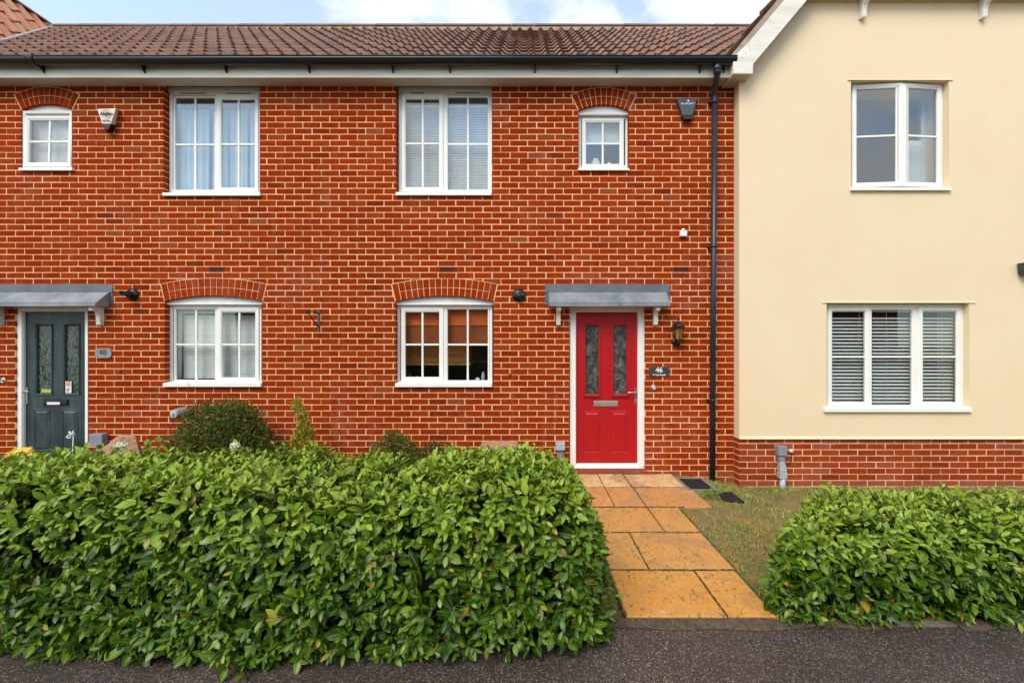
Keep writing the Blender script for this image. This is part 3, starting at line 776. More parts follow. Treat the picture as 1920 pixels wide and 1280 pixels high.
for zc in (Z(194), Z(464), Z(749)):
    t_ = (4.6 - zc) / 4.68; xc = px_t + (px_b - px_t) * t_
    cb = MB(); cb.lathe((xc, -.052, zc - .012), (0, 0, 1), [(.035, 0), (.0405, 0), (.0405, .024), (.035, .024)], 16); cb.box(xc - .062, xc - .03, -.05, 0, zc - .010, zc + .010); cb.box(xc + .03, xc + .045, -.05, 0, zc - .010, zc + .010)
    cb.build('pipe_clip', 'pipe_black', dp)

# ---------- house 48
h48 = empty('brick_house', ((XL + XB) / 2, 0, 0), 'orange-red brick terraced house with a dark green front door', 'house')
W5c = X(400); zs5 = Z(564.4); W1c = X(87.5); zs1 = Z(205.4)
ops48 = [(X(308.8), X(491.4), Z(724), zs5), (X(306.5), X(487.2), Z(366), WT), (X(40.3), X(135), Z(318.5), zs1), (X(28.8), X(165.5), Z(880), Z(574))]
v48 = [(X(390.7), X(421.3), ZJ + 5 * COURSE + .004, ZJ + 6 * COURSE - .004)]
brick_wall(h48, XL, XB, ops48, [(W5c, zs5, ARCH_BIG), (W1c, zs1, ARCH_SM)], v48)
for v_ in v48: air_brick(h48, v_)
w5, i5 = make_window(h48, 0, dict(frame=(317.4, 490, 574.6, 719), mull=[(403.5, 412)], label='white two-light window with white blinds drawn inside',
    lites=[dict(k='fixed', g=(329, 402, 579.5, 712), v=[366], h=[645.6]), dict(k='sash', g=(416.5, 478.5, 585.5, 707.3), v=[448.3], h=[645.6])],
    sill=(305, 488.8, 717.5, 725), head=(316.5, 490.5, 567, 574.4), room='room_dark'))
arch_board(w5, W5c, zs5, ARCH_BIG['hc'], ARCH_BIG['rise'], .045)
w2, i2 = make_window(h48, 0, dict(frame=(317.4, 487, 173.5, 361), mull=[(403, 412)], label='tall white two-light window with pale blue curtains',
    lites=[dict(k='fixed', g=(327.8, 401.4, 183, 359.2), v=[364.5], h=[270.4], glass='glass_sky'), dict(k='sash', g=(415.6, 477.4, 187.4, 352), v=[447], h=[270.4], glass='glass_sky')],
    sill=(304, 487, 360.5, 366.8), head=(316.5, 487.5, 163.5, 174), slits=[(338.5, 388, 175.5), (424, 471, 175.5)], room='room_grey'))

w1, i1 = make_window(h48, 0, dict(fr=.012, frame=(41.8, 134.5, 208, 314.5), label='small square white window standing slightly open',
    lites=[dict(k='sash', g=(54.2, 127.8, 225.5, 305.5), v=[90.5], h=[265], glass='glass_sky', e=(9, 6, 9, 7), hinge=(X(88), Z(316), R(-1.6), 'X'))],
    sill=(34.5, 134.5, 314, 319.5), room='room_grey'))
arch_board(w1, W1c, zs1, ARCH_SM['hc'], ARCH_SM['rise'], .045)
d48, lb48 = make_door(h48, dict(yf=.02, yl=.062, frame=(29.5, 164.5, 574, 884), leaf=(41, 161.5, 583.8, 872), wf=.072, wfr=.036, mat='door_green', label='dark green wood-grained front door with etched glass',
    glass=[(70, 97), (122.5, 148)], gy=(610, 738), panels=[(64, 95), (116.5, 147)], py=(766.7, 845), gm='glass_etched',
    box=(82, 128.7, 748, 760), boxmat='black_plastic', handle=(51, 726, 757, 61.5, 733), hmat='satin_steel'))
dl = .062 - CAMY
sb = MB(); sb.box(X(91, dl), X(115, dl), .0425, .046, Z(758, dl), Z(753, dl)); sb.build('letter_box_label', 'sticker_white', d48)
sb = MB(); sb.box(X(76, dl), X(94, dl), .070, .0735, Z(736, dl), Z(729.5, dl)); so_ = sb.build('window_sticker', 'sticker_yellow', d48)
sb = MB(); sb.box(X(123, dl), X(134, dl), .060, .0635, Z(736.5, dl), Z(715, dl)); so2 = sb.build('window_sticker', 'sticker_white', d48)
sb = MB(); sb.box(X(124.5, dl), X(132.5, dl), .058, .0602, Z(724, dl), Z(716, dl)); sb.build('window_sticker', 'sticker_orange', d48)
for k in range(3):
    sb = MB(); sb.box(X(125, dl), X(132 - k, dl), .058, .0602, Z(729 + 2.6 * k, dl), Z(727.8 + 2.6 * k, dl)); sb.build('sticker_print', 'print_black', d48)
make_canopy(h48, -6.72, -5.225, [X(183, 5.62), -6.58 + .02])
terrace_roof(h48, -9.49, XB, keep=lambda p_: p_.x > -7.14 - max(0, p_.z - EZ) / 1.3 - .12, dk=(-7.2, None))
eaves(h48, XL - .2, XB, [X(65, 5.42)], [X(p_, 5.44) for p_ in (77, 267, 421.6, 578)])

# ---------- cream rendered house
hc = empty('rendered_house', (XR + 3, -.14, 0), 'cream rendered house with a gable roof and a low red brick base', 'house')
YC = -.14; DC = YC - CAMY; CR = 8.6; ZB = Z(822.5, DC)
RX, RZ = (2.45 + CR + .1) / 2, 5.06 + ((CR + .1 - 2.45) / 2) * 1.19
gable = [(XR, ZB), (CR, ZB), (CR, 4.95), (RX, 4.95 + (RX - XR) * 1.19), (XR, 4.95)]
opC = [(X(1595.5, DC), X(1779.5, DC), Z(356, DC), Z(151, DC)), (X(1550, DC), X(1817.5, DC), Z(772, DC), Z(567.5, DC))]
mb = MB()
for pc in subtract_all(gable, [rect(*o_) for o_ in opC]): mb.prism(pc, YC, .30)
for o_, ex in ((opC[0], (1589, 1786)), (opC[1], (1541, 1828))):   # drip bead over each opening
    mb.prismx([(YC - .0001, o_[3] - .001), (YC - .012, o_[3] - .001), (YC - .010, o_[3] + .006), (YC - .0001, o_[3] + .012)], X(ex[0], DC), X(ex[1], DC))
mb.prismx([(YC - .0001, ZB - .002), (YC - .014, ZB - .002), (YC - .012, ZB + .008), (YC - .0001, ZB + .03)], XR, CR)
mb.build('wall', 'render_cream', hc)
mb = MB(); yp = YC + .015
XPs, ZJs = XP, ZJ
XP = X(1401.5, 5.555); ZJ = Z(831.0, 5.555)
brickwork(mb, XR + .006, CR, -.32, ZB - .002, [], yp, .1, faded_below=-.06)
mb.prism(rect(XR + .003, CR, -.34, ZB), yp + .0035, yp + .3, 1)
XP, ZJ = XPs, ZJs
# brick return of the plinth towards the recessed terrace wall
k = -8
while ZJ + k * COURSE < ZB: k -= 0; break
zz = Z(831.0, 5.555) - 8 * COURSE
while zz < ZB - .01:
    mb.box(XR + .0015, XR + .1, yp + .001, -.002, zz + J / 2, min(zz + COURSE - J / 2, ZB - .003), 0, random.uniform(.3, .7)); zz += COURSE
mb.build('plinth', ['plinth_brick', 'mortar'], hc)
w7, i7 = make_window(hc, YC, dict(frame=(1597, 1767.5, 160, 352.5), label='white casement window with both sashes slightly open',
    lites=[dict(k='sash', g=(1605.5, 1674, 169.5, 343), h=[257], glass='glass_sky', e=(8, 12, 9, 9), hinge=(X(1597, DC + FR), 3, R(-5.5), 'Z')),
           dict(k='sash', g=(1697.5, 1756, 169.5, 343), h=[257], glass='glass_sky', e=(11, 8, 9, 9), hinge=(X(1766, DC + FR), 3, R(5.5), 'Z'))],
    sill=(1597, 1785.5, 351, 356.7), head=(1596, 1768, 153, 160), room='room_grey'))
w8, i8 = make_window(hc, YC, dict(frame=(1551, 1807, 575.3, 767), mull=[(1625, 1633), (1713.5, 1722)], label='wide white three-light window with slatted blinds',
    lites=[dict(k='sash', g=(1558.5, 1622, 583.6, 753.7), h=[668.7], e=(6, 8, 8, 9)), dict(k='fixed', g=(1635.7, 1711.3, 578.5, 759.5), h=[668.7]), dict(k='sash', g=(1730.2, 1793.2, 583.6, 753.7), h=[668.7], e=(8, 8, 8, 9))],
    sill=(1547, 1823.8, 765, 772.4), head=(1550.5, 1807.5, 569.5, 575.2), room='room_dark'))
# verge: bargeboards, soffit box, verge mortar, roof slopes
GY = -.31; gy1 = -.285; sl_ = 1.19
def barge(mb, x0, zl, x1, mi=0):
    pass
bx0, bx1, bzb = X(1375, 5.37), X(1411.5, 5.37), 4.82
xk, zk = X(1403, 5.37), Z(80, 5.37); xl_, zl_ = X(1412.5, 5.37), Z(120, 5.37)
mb = MB()
mb.prism([(bx0, bzb), (bx1, bzb), (xl_, zl_), (xk + .0, zk), (X(1376, 5.37), Z(107, 5.37))], GY, gy1)
mb.prism([(xl_ + .0012, zl_), (RX, zl_ + (RX - xl_) * sl_), (RX, zk + (RX - xk) * sl_), (xk + .0012, zk)], GY - .001, gy1)
mb.prism([(RX + .001, zl_ + (RX - xl_) * sl_), (CR + .1, zl_ - .02), (CR + .1, zk - .03), (RX + .001, zk + (RX - xk) * sl_)], GY, gy1)
mb.prismx([(GY + .002, bzb + .002), (.02, bzb + .002), (.02, 5.0), (GY + .002, 5.0)], bx0, bx0 + .02)
bb_ = mb.build('bargeboard', 'white_paint', hc, bevel=.002)
for (x_, z_) in ((1391, 109), (1399, 99), (1417, 71), (1422, 76), (1444, 37.5), (1450, 43.5)):
    mb = MB(); mb.lathe((X(x_, 5.37), GY, Z(z_, 5.37)), (0, -1, 0), [(.006, 0), (.006, .002), (.003, .003)], 8); mb.build('nail_head', 'grey_plastic', bb_)
mb = MB(); mb.box(bx0 + .02, bx1, GY + .026, YC - .001, bzb + .004, bzb + .016); mb.box(bx0 + .02, XR, YC - .001, .0, bzb + .005, bzb + .016); mb.build('soffit', 'soffit_paint', hc)
mb = MB(); c5 = Vector((-1, 0, 1.19)).normalized()
def off(x, z, o_): return (x + c5.x * o_, z + c5.z * o_)
p0 = (X(1378, 5.37) - .01, Z(104, 5.37)); p1 = (xk + (RX - xk), zk + (RX - xk) * sl_)
zz0 = zk + (p0[0] - xk) * sl_
q0 = (p0[0], zz0); 
mb.prism([off(*q0, .004), off(*p1, .004), off(*p1, .062), off(*q0, .062)], GY + .012, .02)
mb.build('verge_mortar', 'roof_mortar', hc)
mb = MB(); e0 = off(q0[0] - .02, q0[1] - .024, .066)
vdir = Vector((1, 0, 1.19)).normalized(); gl = .33
tiles(mb, (e0[0], 3.9, e0[1]), (0, -1, 0), vdir, 21, 14, gl, .2005)
cr_ = mb.build('roof', 'roof_tile', hc)
mb = MB(); tp = (RX, e0[1] + (RX - e0[0]) * 1.19)
mb.prism([(e0[0] + .01, e0[1] - .01), (tp[0], tp[1] - .01), (tp[0], tp[1] - .06), (e0[0] + .05, e0[1] - .06)], GY + .02, 5)
mb.prism([(tp[0], tp[1] - .06), (tp[0], tp[1] - .01), (2 * RX - e0[0], e0[1]), (2 * RX - e0[0], e0[1] - .06)], GY + .02, 5)
ridge(mb, (tp[0], GY, tp[1]), (tp[0], 5, tp[1]))
mb.build('roof_deck', 'ridge_tile', cr_)
# jettied boarding high in the gable with white brackets below
JZ = Z(2.5, 5.54)
mb = MB(); xj = xl_ + (JZ - zl_) / sl_ + .01
mb.prism([(xj, JZ), (2 * RX - xj, JZ), (RX, JZ + (RX - xj) * sl_)], -.285 + .003, YC + .001)
jt = mb.build('gable_panel', 'render_cream', hc)
for pxb in (1623.5, 1853):
    xb_ = X(pxb, 5.42); bb = MB()
    bb.prismx([(YC, 5.57), (YC, JZ), (-.282, JZ), (-.275, JZ - .03), (-.25, JZ - .07), (-.22, JZ - .10), (-.205, JZ - .14), (-.20, 5.59), (-.195, 5.57)], xb_, xb_ + .055)
    bb.build('bracket', 'white_paint', jt, bevel=.003)

# ---------- gabled house beyond number 48 (its roof rises over the terrace roof)
hg = empty('gabled_house', (-9.2, 0, 0), 'house at the far left whose paler orange pantile roof rises above the terrace', 'house')
ZRG = EZ + RGD * RM; s2 = 1.3; ex = -7.12; rx = ex - (ZRG + .12 - EZ) / s2
mb = MB(); mb.prism([(2 * rx - ex + .2, -.3), (XL - .002, -.3), (XL - .002, 4.95), (rx, 4.95 + (XL - rx) * 1.3 * .9), (2 * rx - ex + .2, 4.95)], -.14, 3.5); mb.build('wall', 'render_cream', hg)
mb = MB(); vd = Vector((-1, 0, s2)).normalized(); LS = (ex - rx) / abs(vd.x); nr = 9
tiles(mb, (ex, -.3, EZ), (0, 1, 0), vd, 15, nr - 1, LS / (nr - 1), .24, amp=.042)
rg = mb.build('roof', 'roof_tile_pale', hg)
mb = MB(); mb.prism([(ex, EZ - .02), (rx, ZRG + .10), (2 * rx - ex, EZ - .02), (2 * rx - ex, EZ - .1), (rx, ZRG + .02), (ex, EZ - .1)], -.3, 3.30); ridge(mb, (rx, -.3, ZRG + .10), (rx, 3.28, ZRG + .10), .09)
mb.build('roof_deck', 'ridge_tile', rg)
mb = MB()   # lead valley along the junction with the terrace roof
pA = Vector((ex + .02, EV, EZ + .03)); pB = Vector((ex - (RGD * RM) / s2, EV + RGD, ZRG + .03))
dv = (pB - pA).normalized(); sd2 = Vector((1, 0, 0))
mb.tube([pA + Vector((.05, 0, .03)), pB + Vector((.05, 0, .03))], .022, 8)
mb.build('valley_flashing', 'lead_light', rg)

# ================================================================== blinds, curtains and goods inside the windows
def venetian(name, ix, x0, x1, z0, z1, y, pitch, tiltdeg, mat, label, cat='blind', depth=.025, tapes=()):
    r = empty(name, ((x0 + x1) / 2, y, z0), label, cat)
    mb = MB(); n = int((z1 - z0 - .03) / pitch); th = R(tiltdeg); w_ = depth / 2
    for k in range(n):
        zc = z0 + .01 + k * pitch + random.uniform(-.0006, .0006); dy, dz = w_ * math.cos(th), w_ * math.sin(th)
        mb.add([(x0, y - dy, zc - dz), (x1, y - dy, zc - dz), (x1, y, zc + .0018), (x0, y, zc + .0018), (x1, y + dy, zc + dz), (x0, y + dy, zc + dz)], [(0, 1, 2, 3), (3, 2, 4, 5)])
    mb.build('slats', mat, r)
    hb = MB(); hb.box(x0, x1, y - .02, y + .02, z1 - .028, z1); hb.build('head_rail', mat, r, bevel=.002)
    for tx in tapes:
        tb = MB(); tb.tube([(tx, y - w_ - .002, z0), (tx, y - w_ - .002, z1)], .0015, 5); tb.build('cord', 'blind_white', r)
    return r
def curtain(x0, x1, z0, z1, y, folds, amp, mat, label, flare=0.0):
    mb = MB(); nx = folds * 8; nz = 8; vs = []; fs = []
    for j in range(nz + 1):
        v_ = j / nz
        for i in range(nx + 1):
            u = i / nx; xx = x0 + (x1 - x0) * u * (1 + flare * (1 - v_)) ; vs.append((xx, y + amp * math.sin(2 * math.pi * folds * u + .6 * math.sin(5 * u + 2 * v_)) * (.8 + .3 * (1 - v_)), z0 + (z1 - z0) * v_))
    for j in range(nz):
        for i in range(nx): a = j * (nx + 1) + i; fs.append((a, a + 1, a + nx + 2, a + nx + 1))
    mb.add(vs, fs, smooth=True)
    o = mb.build('curtain', mat, None, base=((x0 + x1) / 2, y, z0)); sm = o.modifiers.new('s', 'SOLIDIFY'); sm.thickness = .002
    return tag(o, label, 'curtain')
# 46 upstairs: closed venetian blinds
venetian('venetian_blind', i3, i3[0] + .05, i3[1] - .04, i3[2] + .05, i3[3] - .13, i3[4] + .10, .022, 62, 'blind_grey', 'closed pale grey slatted blind in the tall window of the red-door house', tapes=(i3[0] + .5, i3[0] + .72, i3[0] + 1.0))
# 46 small window: short roller + jars
mb = MB(); mb.box(i4[0] + .05, i4[1] - .05, i4[4] + .10, i4[4] + .104, i4[3] - .29, i4[3] - .03); mb.tube([(i4[0] + .05, i4[4] + .10, i4[3] - .04), (i4[1] - .05, i4[4] + .10, i4[3] - .04)], .015, 10)
mb.box(i4[0] + .05, i4[1] - .05, i4[4] + .092, i4[4] + .112, i4[3] - .30, i4[3] - .285)
tag(mb.build('roller_blind', 'blind_white', None, base=((i4[0] + i4[1]) / 2, i4[4] + .1, i4[3] - .3)), 'short white roller blind in the small window of the red-door house', 'blind')
def jar(x, y, z, r, h, mat, label, kind='jar'):
    mb = MB(); mb.lathe((x, y, z), (0, 0, 1), [(r * .8, 0), (r, h * .1), (r, h * .65), (r * .6, h * .8), (r * .62, h)], 16)
    return tag(mb.build(kind, mat, None, base=(x, y, z)), label, kind.replace('_', ' '))
zt4 = i4[2] + .05
jar(X(1117, 5.86), YD(5.86), zt4, .055, .10, 'white_plastic', 'round white pot on the ledge of the small upstairs window')
jar(X(1142, 5.86), YD(5.86), zt4, .03, .055, 'white_plastic', 'low white cup on the ledge of the small upstairs window', 'cup')
mb = MB(); mb.box(i4[0] + .03, i4[1] - .03, i4[4] + .062, i4[4] + .22, zt4 - .03, zt4 - .002); mb.build('inner_ledge', 'upvc', w4)
# 48 upstairs curtains
yy = i2[4] + .13
curtain(i2[0] + .03, i2[0] + .42, i2[2] - .1, i2[3] - .16, yy, 5, .022, 'curtain', 'pale net curtain at the left of the tall window above the 48 sign')
curtain(i2[0] + .44, i2[0] + .66, i2[2] - .1, i2[3] - .16, yy + .02, 3, .02, 'curtain_blue', 'pale blue curtain behind the centre bar of the tall left window')
curtain(i2[0] + .67, i2[0] + .92, i2[2] - .1, i2[3] - .16, yy, 4, .022, 'curtain', 'pale curtain gathered in the opening sash of the tall left window')
curtain(i2[0] + .93, i2[1] - .03, i2[2] - .1, i2[3] - .16, yy + .01, 3, .018, 'curtain_blue', 'pale blue curtain at the right edge of the tall left window')
# 48 small window roller
mb = MB(); mb.box(i1[0] + .05, i1[1] - .05, i1[4] + .09, i1[4] + .094, i1[2] + .03, i1[3] - .03); mb.tube([(i1[0] + .05, i1[4] + .10, i1[3] - .045), (i1[1] - .05, i1[4] + .10, i1[3] - .045)], .014, 10)
tag(mb.build('roller_blind', 'blind_grey', None, base=(i1[0], i1[4] + .1, i1[2])), 'drawn grey roller blind in the small window above the dark green door', 'blind')
# 48 ground window: closed venetian + side curtain
venetian('venetian_blind', i5, i5[0] + .09, i5[1] - .04, i5[2] + .06, i5[3] - .05, i5[4] + .12, .022, 60, 'blind_white', 'drawn white slatted blind in the ground-floor window beside the 48 sign', tapes=(i5[0] + .35, i5[0] + .8))
curtain(i5[0] + .03, i5[0] + .085, i5[2] + .02, i5[3] - .04, i5[4] + .10, 2, .012, 'curtain', 'narrow pale curtain edge at the left of the window beside the 48 sign')
# 46 kitchen: orange blind, cabinets, goods
r_ = empty('roller_blind', (W6c, i6[4] + .13, i6[3] - .3), 'orange fabric blind half lowered in the kitchen window', 'blind')
mb = MB(); mb.box(i6[0] + .02, i6[1] - .02, i6[4] + .10, i6[4] + .106, i6[3] - .235, i6[3] - .02); mb.build('blind_fabric', 'blind_orange', r_)
mb = MB(); mb.box(i6[0] + .02, i6[1] - .02, i6[4] + .112, i6[4] + .116, Z(645, i6[4] - CAMY), i6[3] - .20); mb.build('blind_lining', 'blind_brown', r_)
mb = MB(); mb.tube([(i6[0] + .02, i6[4] + .13, i6[3] - .05), (i6[1] - .02, i6[4] + .13, i6[3] - .05)], .022, 10); mb.build('blind_tube', 'blind_orange', r_)
mb = MB(); cy_ = i6[4] + .42
mb.box(i6[0] - .2, i6[0] + .86, cy_, cy_ + .35, 1.38, 2.3)
for k in range(3): mb.ring(i6[0] - .18 + k * .35, i6[0] + .14 + k * .35, 1.40, 2.2, [(0, cy_), (0, cy_ - .015), (.05, cy_ - .015), (.06, cy_ - .002)])
mb.box(i6[0] - .2, i6[0] + .88, cy_ - .03, cy_ + .35, 1.345, 1.375)
tag(mb.build('kitchen_cabinet', 'wood_cabinet', None, base=(i6[0] + .4, i6[4] + 1.3, 1.32)), 'brown wooden wall cabinets inside the kitchen window', 'cabinet')
mb = MB(); mb.box(i6[1] - .42, i6[1] - .06, i6[4] + 1.0, i6[4] + 1.4, i6[2] - .3, i6[3] - .35); mb.box(i6[1] - .40, i6[1] - .08, i6[4] + .985, i6[4] + 1.0, i6[2] + .30, i6[2] + .32)
tag(mb.build('fridge', 'dark_goods', None, base=(i6[1] - .24, i6[4] + 1.2, i6[2] - .3)), 'dark tall kitchen unit behind the right light of the kitchen window', 'kitchen unit')
mb = MB(); mb.box(i6[0] + .03, i6[1] - .03, i6[4] + .062, i6[4] + .30, i6[2] - .01, i6[2] + .022); mb.build('inner_ledge', 'upvc', w6)
zl6 = i6[2] + .024; yl6 = i6[4] + .16; dl6 = yl6 - CAMY
mb = MB(); mb.lathe((X(768, dl6), yl6, zl6), (0, 0, 1), [(.022, 0), (.03, .03), (.03, .06), (.026, .065)], 14)
fp = empty('pot_plant', (X(768, dl6), yl6, zl6), 'tiny potted plant with red flowers on the kitchen window ledge', 'pot plant')
mb.build('pot', 'room_grey', fp)
mb = MB()
for k in range(14):
    a = random.uniform(0, 6.28); h = random.uniform(.07, .12); q = (X(768, dl6) + .03 * math.cos(a), yl6 + .03 * math.sin(a), zl6 + h); mb.tube([(X(768, dl6), yl6, zl6 + .06), q], .0025, 5); mb.lathe(q, (0, 0, 1), [(.003, -.008), (.011, 0), (.003, .008)], 7)
mb.build('blooms', 'alarm_red', fp)
jar(X(782, dl6), yl6, zl6, .022, .06, 'slate', 'small grey cup on the kitchen window ledge near the potted plant', 'cup')
jar(X(906, dl6), yl6, zl6, .024, .115, 'pale_plastic', 'pale glass tumbler on the kitchen window ledge at the right corner', 'tumbler')
jar(X(895, dl6), yl6 + .03, zl6, .03, .04, 'white_plastic', 'small white dish on the kitchen window ledge left of the tumbler', 'dish')
# cream upstairs curtain + rail
curtain(X(1700, 5.75), X(1732, 5.75), i7[2] - .1, Z(262, 5.75), i7[4] + .16, 4, .02, 'curtain', 'pale curtain tied back behind the right sash of the cream house', flare=.25)
curtain(X(1735, 5.78), X(1762, 5.78), i7[2] - .1, i7[3] + .05, i7[4] + .22, 3, .012, 'curtain', 'straight pale curtain at the far right of the cream house upstairs window')
mb = MB(); mb.box(i7[0], i7[1], i7[4] + 1.2, i7[4] + 1.24, Z(247, 6.8), Z(238, 6.8)); tag(mb.build('curtain_rail', 'curtain', None, base=(i7[0], i7[4] + 1.2, 3)), 'pale horizontal rail inside the upstairs window of the cream house', 'rail')
# cream ground blinds, one per light
for (g0, g1, wd, tp_) in ((1553, 1624, 'left', (1608,)), (1634, 1708, 'middle', (1659,)), (1727, 1786, 'right', (1762,))):
    dd = i8[4] + .09 - CAMY
    venetian('venetian_blind', i8, X(g0, dd), X(g1, dd), i8[2] + .03, i8[3] - .03, i8[4] + .09, .0435, 30, 'blind_white', 'open white slatted blind in the %s light of the wide cream house window' % wd, depth=.050, tapes=tuple(X(q, dd) for q in tp_))

# ================================================================== things on the walls
def alarm(name, face, back, zsplit, y_out, m_body, m_low, label):
    """tapered siren box: face and back quads in px, bottom part is the tinted strobe"""
    dF = DW - y_out
    r = empty(name, (X((face[0][0] + face[1][0]) / 2), 0, Z(back[2][1])), label, 'alarm box')
    def row(t): # interpolate left/right edges between top and bottom
        fl = [face[0][i] + (face[3][i] - face[0][i]) * t for i in (0, 1)]; fr_ = [face[1][i] + (face[2][i] - face[1][i]) * t for i in (0, 1)]
        bl = [back[0][i] + (back[3][i] - back[0][i]) * t for i in (0, 1)]; br = [back[1][i] + (back[2][i] - back[1][i]) * t for i in (0, 1)]
        return [(X(bl[0]), .0, Z(bl[1])), (X(fl[0], dF), -y_out, Z(fl[1], dF)), (X(fr_[0], dF), -y_out, Z(fr_[1], dF)), (X(br[0]), .0, Z(br[1]))]
    def slab(t0, t1, mat, nm):
        a, b = row(t0), row(t1); mb = MB()
        mb.add(a + b, [(0, 1, 5, 4), (1, 2, 6, 5), (2, 3, 7, 6), (3, 2, 1, 0), (4, 5, 6, 7), (0, 4, 7, 3)]); return mb.build(nm, mat, r, bevel=.006)
    slab(0, zsplit, m_body, 'cover'); slab(zsplit + .004, 1, m_low, 'strobe_lens')
    return r
a48 = alarm('alarm_box', [(181.5, 204.5), (217.5, 203.5), (204, 243.5), (196, 243.5)], [(187, 206), (223.5, 205), (214.5, 247), (199, 247)], .72, .075, 'alarm_white', 'alarm_red', 'cream alarm box with a dark red base, lettered Anglian Security')
dfa = DW - .078
text_mesh('Anglian', .056, 'print_black', 'lettering', a48, (X(199.5, dfa), -.0775, Z(213.5, dfa)), .0008, .0012, .95)
text_mesh('Security', .030, 'print_black', 'lettering', a48, (X(199.5, dfa), -.0775, Z(226.8, dfa)), .0008, .0004)
mb = MB(); mb.lathe((X(199.3, dfa), -.0742, Z(215, dfa)), (0, -1, 0), [(.062, 0), (.062, .0016), (.059, .0016), (.059, .0)], 36); 
mb = MB()
for rr in (.062, .045, .030): mb.tube([(X(199.3, dfa) + rr * math.cos(k * math.pi / 18), -.0765, Z(215, dfa) + rr * math.sin(k * math.pi / 18)) for k in range(37)], .0014, 5)
mb.build('emblem', 'print_red', a48)
a46 = alarm('alarm_box', [(1270, 186.4), (1307, 186), (1297, 224), (1282.5, 224)], [(1266, 187.5), (1308.5, 187), (1296, 229), (1279, 229)], .80, .07, 'alarm_grey', 'alarm_red', 'dark grey alarm box with a small white emblem, high beside the downpipe')
dfb = DW - .073
text_mesh('KBS SECURITY', .026, 'print_white', 'lettering', a46, (X(1289.3, dfb), -.0725, Z(194.8, dfb)), .0008, .0006)
mb = MB(); cxx, czz = X(1289.8, dfb), Z(189.2, dfb)
mb.prism([(cxx - .006, czz - .014), (cxx + .006, czz - .015), (cxx + .015, czz - .004), (cxx + .013, czz + .008), (cxx + .003, czz + .015), (cxx - .008, czz + .012), (cxx + .002, czz + .005), (cxx - .002, czz - .003), (cxx - .007, czz - .006)], -.0735, -.0715)
mb.build('emblem', 'print_white', a46)
# sensor
r = empty('wall_sensor', (X(1279.5), 0, Z(446)), 'small white sensor box on bare brickwork left of the downpipe', 'sensor')
mb = MB(); mb.box(X(1273.5), X(1286), -.05, 0, Z(444.5), Z(434)); mb.build('housing', 'white_plastic', r, bevel=.006)
mb = MB(); mb.lathe((X(1279.5), -.03, Z(434)), (0, 0, 1), [(.026, 0), (.026, .01), (.016, .024), (.004, .028)], 16); mb.build('dome', 'white_plastic', r)
# flue terminals / black spot fittings
def flue(px, py, rad, proj, label):
    r = empty('wall_flue', (X(px), 0, Z(py)), label, 'flue outlet'); c = (X(px), 0, Z(py))
    mb = MB(); mb.lathe(c, (0, -1, 0), [(rad, 0), (rad, .012), (rad * .86, .030), (rad * .5, .040), (.036, .045)], 28); mb.build('flange', 'black_plastic', r)
    mb = MB(); mb.lathe((c[0], -.03, c[2]), (0, -1, 0), [(.040, 0), (.036, .04), (.031, proj - .05), (.028, proj - .032), (.026, proj - .03), (.020, proj - .036), (.019, .04)], 20); mb.build('spout', 'pipe_black', r)
    return r
flue(249, 552, .078, .17, 'black round flue outlet with a spout beside the long lead canopy')
flue(973, 553.6, .084, .075, 'black round flue outlet between the kitchen window and the red door canopy')
# plaque 48
r = empty('house_sign', (X(195), 0, Z(672)), 'rough-edged grey slate number plaque reading 48', 'sign')
mb = MB(); pts = []
for k in range(40):
    a = 2 * math.pi * k / 40; c_, s_ = math.cos(a), math.sin(a); e = .35
    pts.append((X(195) + .104 * math.copysign(abs(c_) ** e, c_) * random.uniform(.96, 1.02), Z(662.2) + .062 * math.copysign(abs(s_) ** .55, s_) * random.uniform(.94, 1.03)))
mb.prism(pts, -.014, 0); mb.build('plaque', 'slate', r, bevel=.003)
text_mesh('48', .095, 'print_black', 'number', r, (X(195), -.0155, Z(660.8)), .0012)
# plaque 46
r = empty('house_sign', (X(1235.7), 0, Z(706)), 'charcoal rectangular number plaque reading 46', 'sign')
mb = MB(); mb.box(X(1217), X(1254.4), -.010, 0, Z(705.6), Z(687.3)); mb.build('plaque', 'charcoal', r, bevel=.002)
text_mesh('46', .088, 'print_white', 'number', r, (X(1235.4), -.0115, Z(693.6)), .0012, .0022, 1.0)
text_mesh('Kemp Road', .030, 'print_white', 'lettering', r, (X(1235.4), -.0112, Z(702.3)), .0008, .0008, 1.1)
for q in (1219.6, 1251.8):
    mb = MB(); mb.lathe((X(q), -.010, Z(696.5)), (0, -1, 0), [(.005, 0), (.005, .002), (.002, .003)], 10); mb.build('screw', 'rubber', r)
# doorbells
def bell(px, py, r0, label):
    r = empty('doorbell', (X(px), 0, Z(py)), label, 'doorbell')
    mb = MB(); mb.lathe((X(px), 0, Z(py)), (0, -1, 0), [(r0, 0), (r0, .004), (r0 * .88, .010), (r0 * .62, .012), (r0 * .58, .009)], 28); mb.build('bell_plate', 'steel', r)
    mb = MB(); mb.lathe((X(px), -.008, Z(py)), (0, -1, 0), [(r0 * .45, 0), (r0 * .45, .006), (r0 * .2, .010)], 20); mb.build('button', 'white_plastic' if px > 500 else 'steel', r)
bell(1225.8, 726.4, .037, 'round steel doorbell below the 46 sign')
bell(6.3, 713, .036, 'round steel doorbell on the brickwork left of the dark green door')
# small wall plugs
for px, py, lab in ((226, 696, 'tiny dark wall plug right of the dark green door, below the 48 sign'), (956, 702, 'tiny dark wall plug right of the kitchen window')):
    mb = MB(); mb.lathe((X(px), 0, Z(py)), (0, -1, 0), [(.014, 0), (.014, .012), (.009, .018)], 12); tag(mb.build('wall_plug', 'charcoal', None, base=(X(px), 0, Z(py))), lab, 'wall plug')
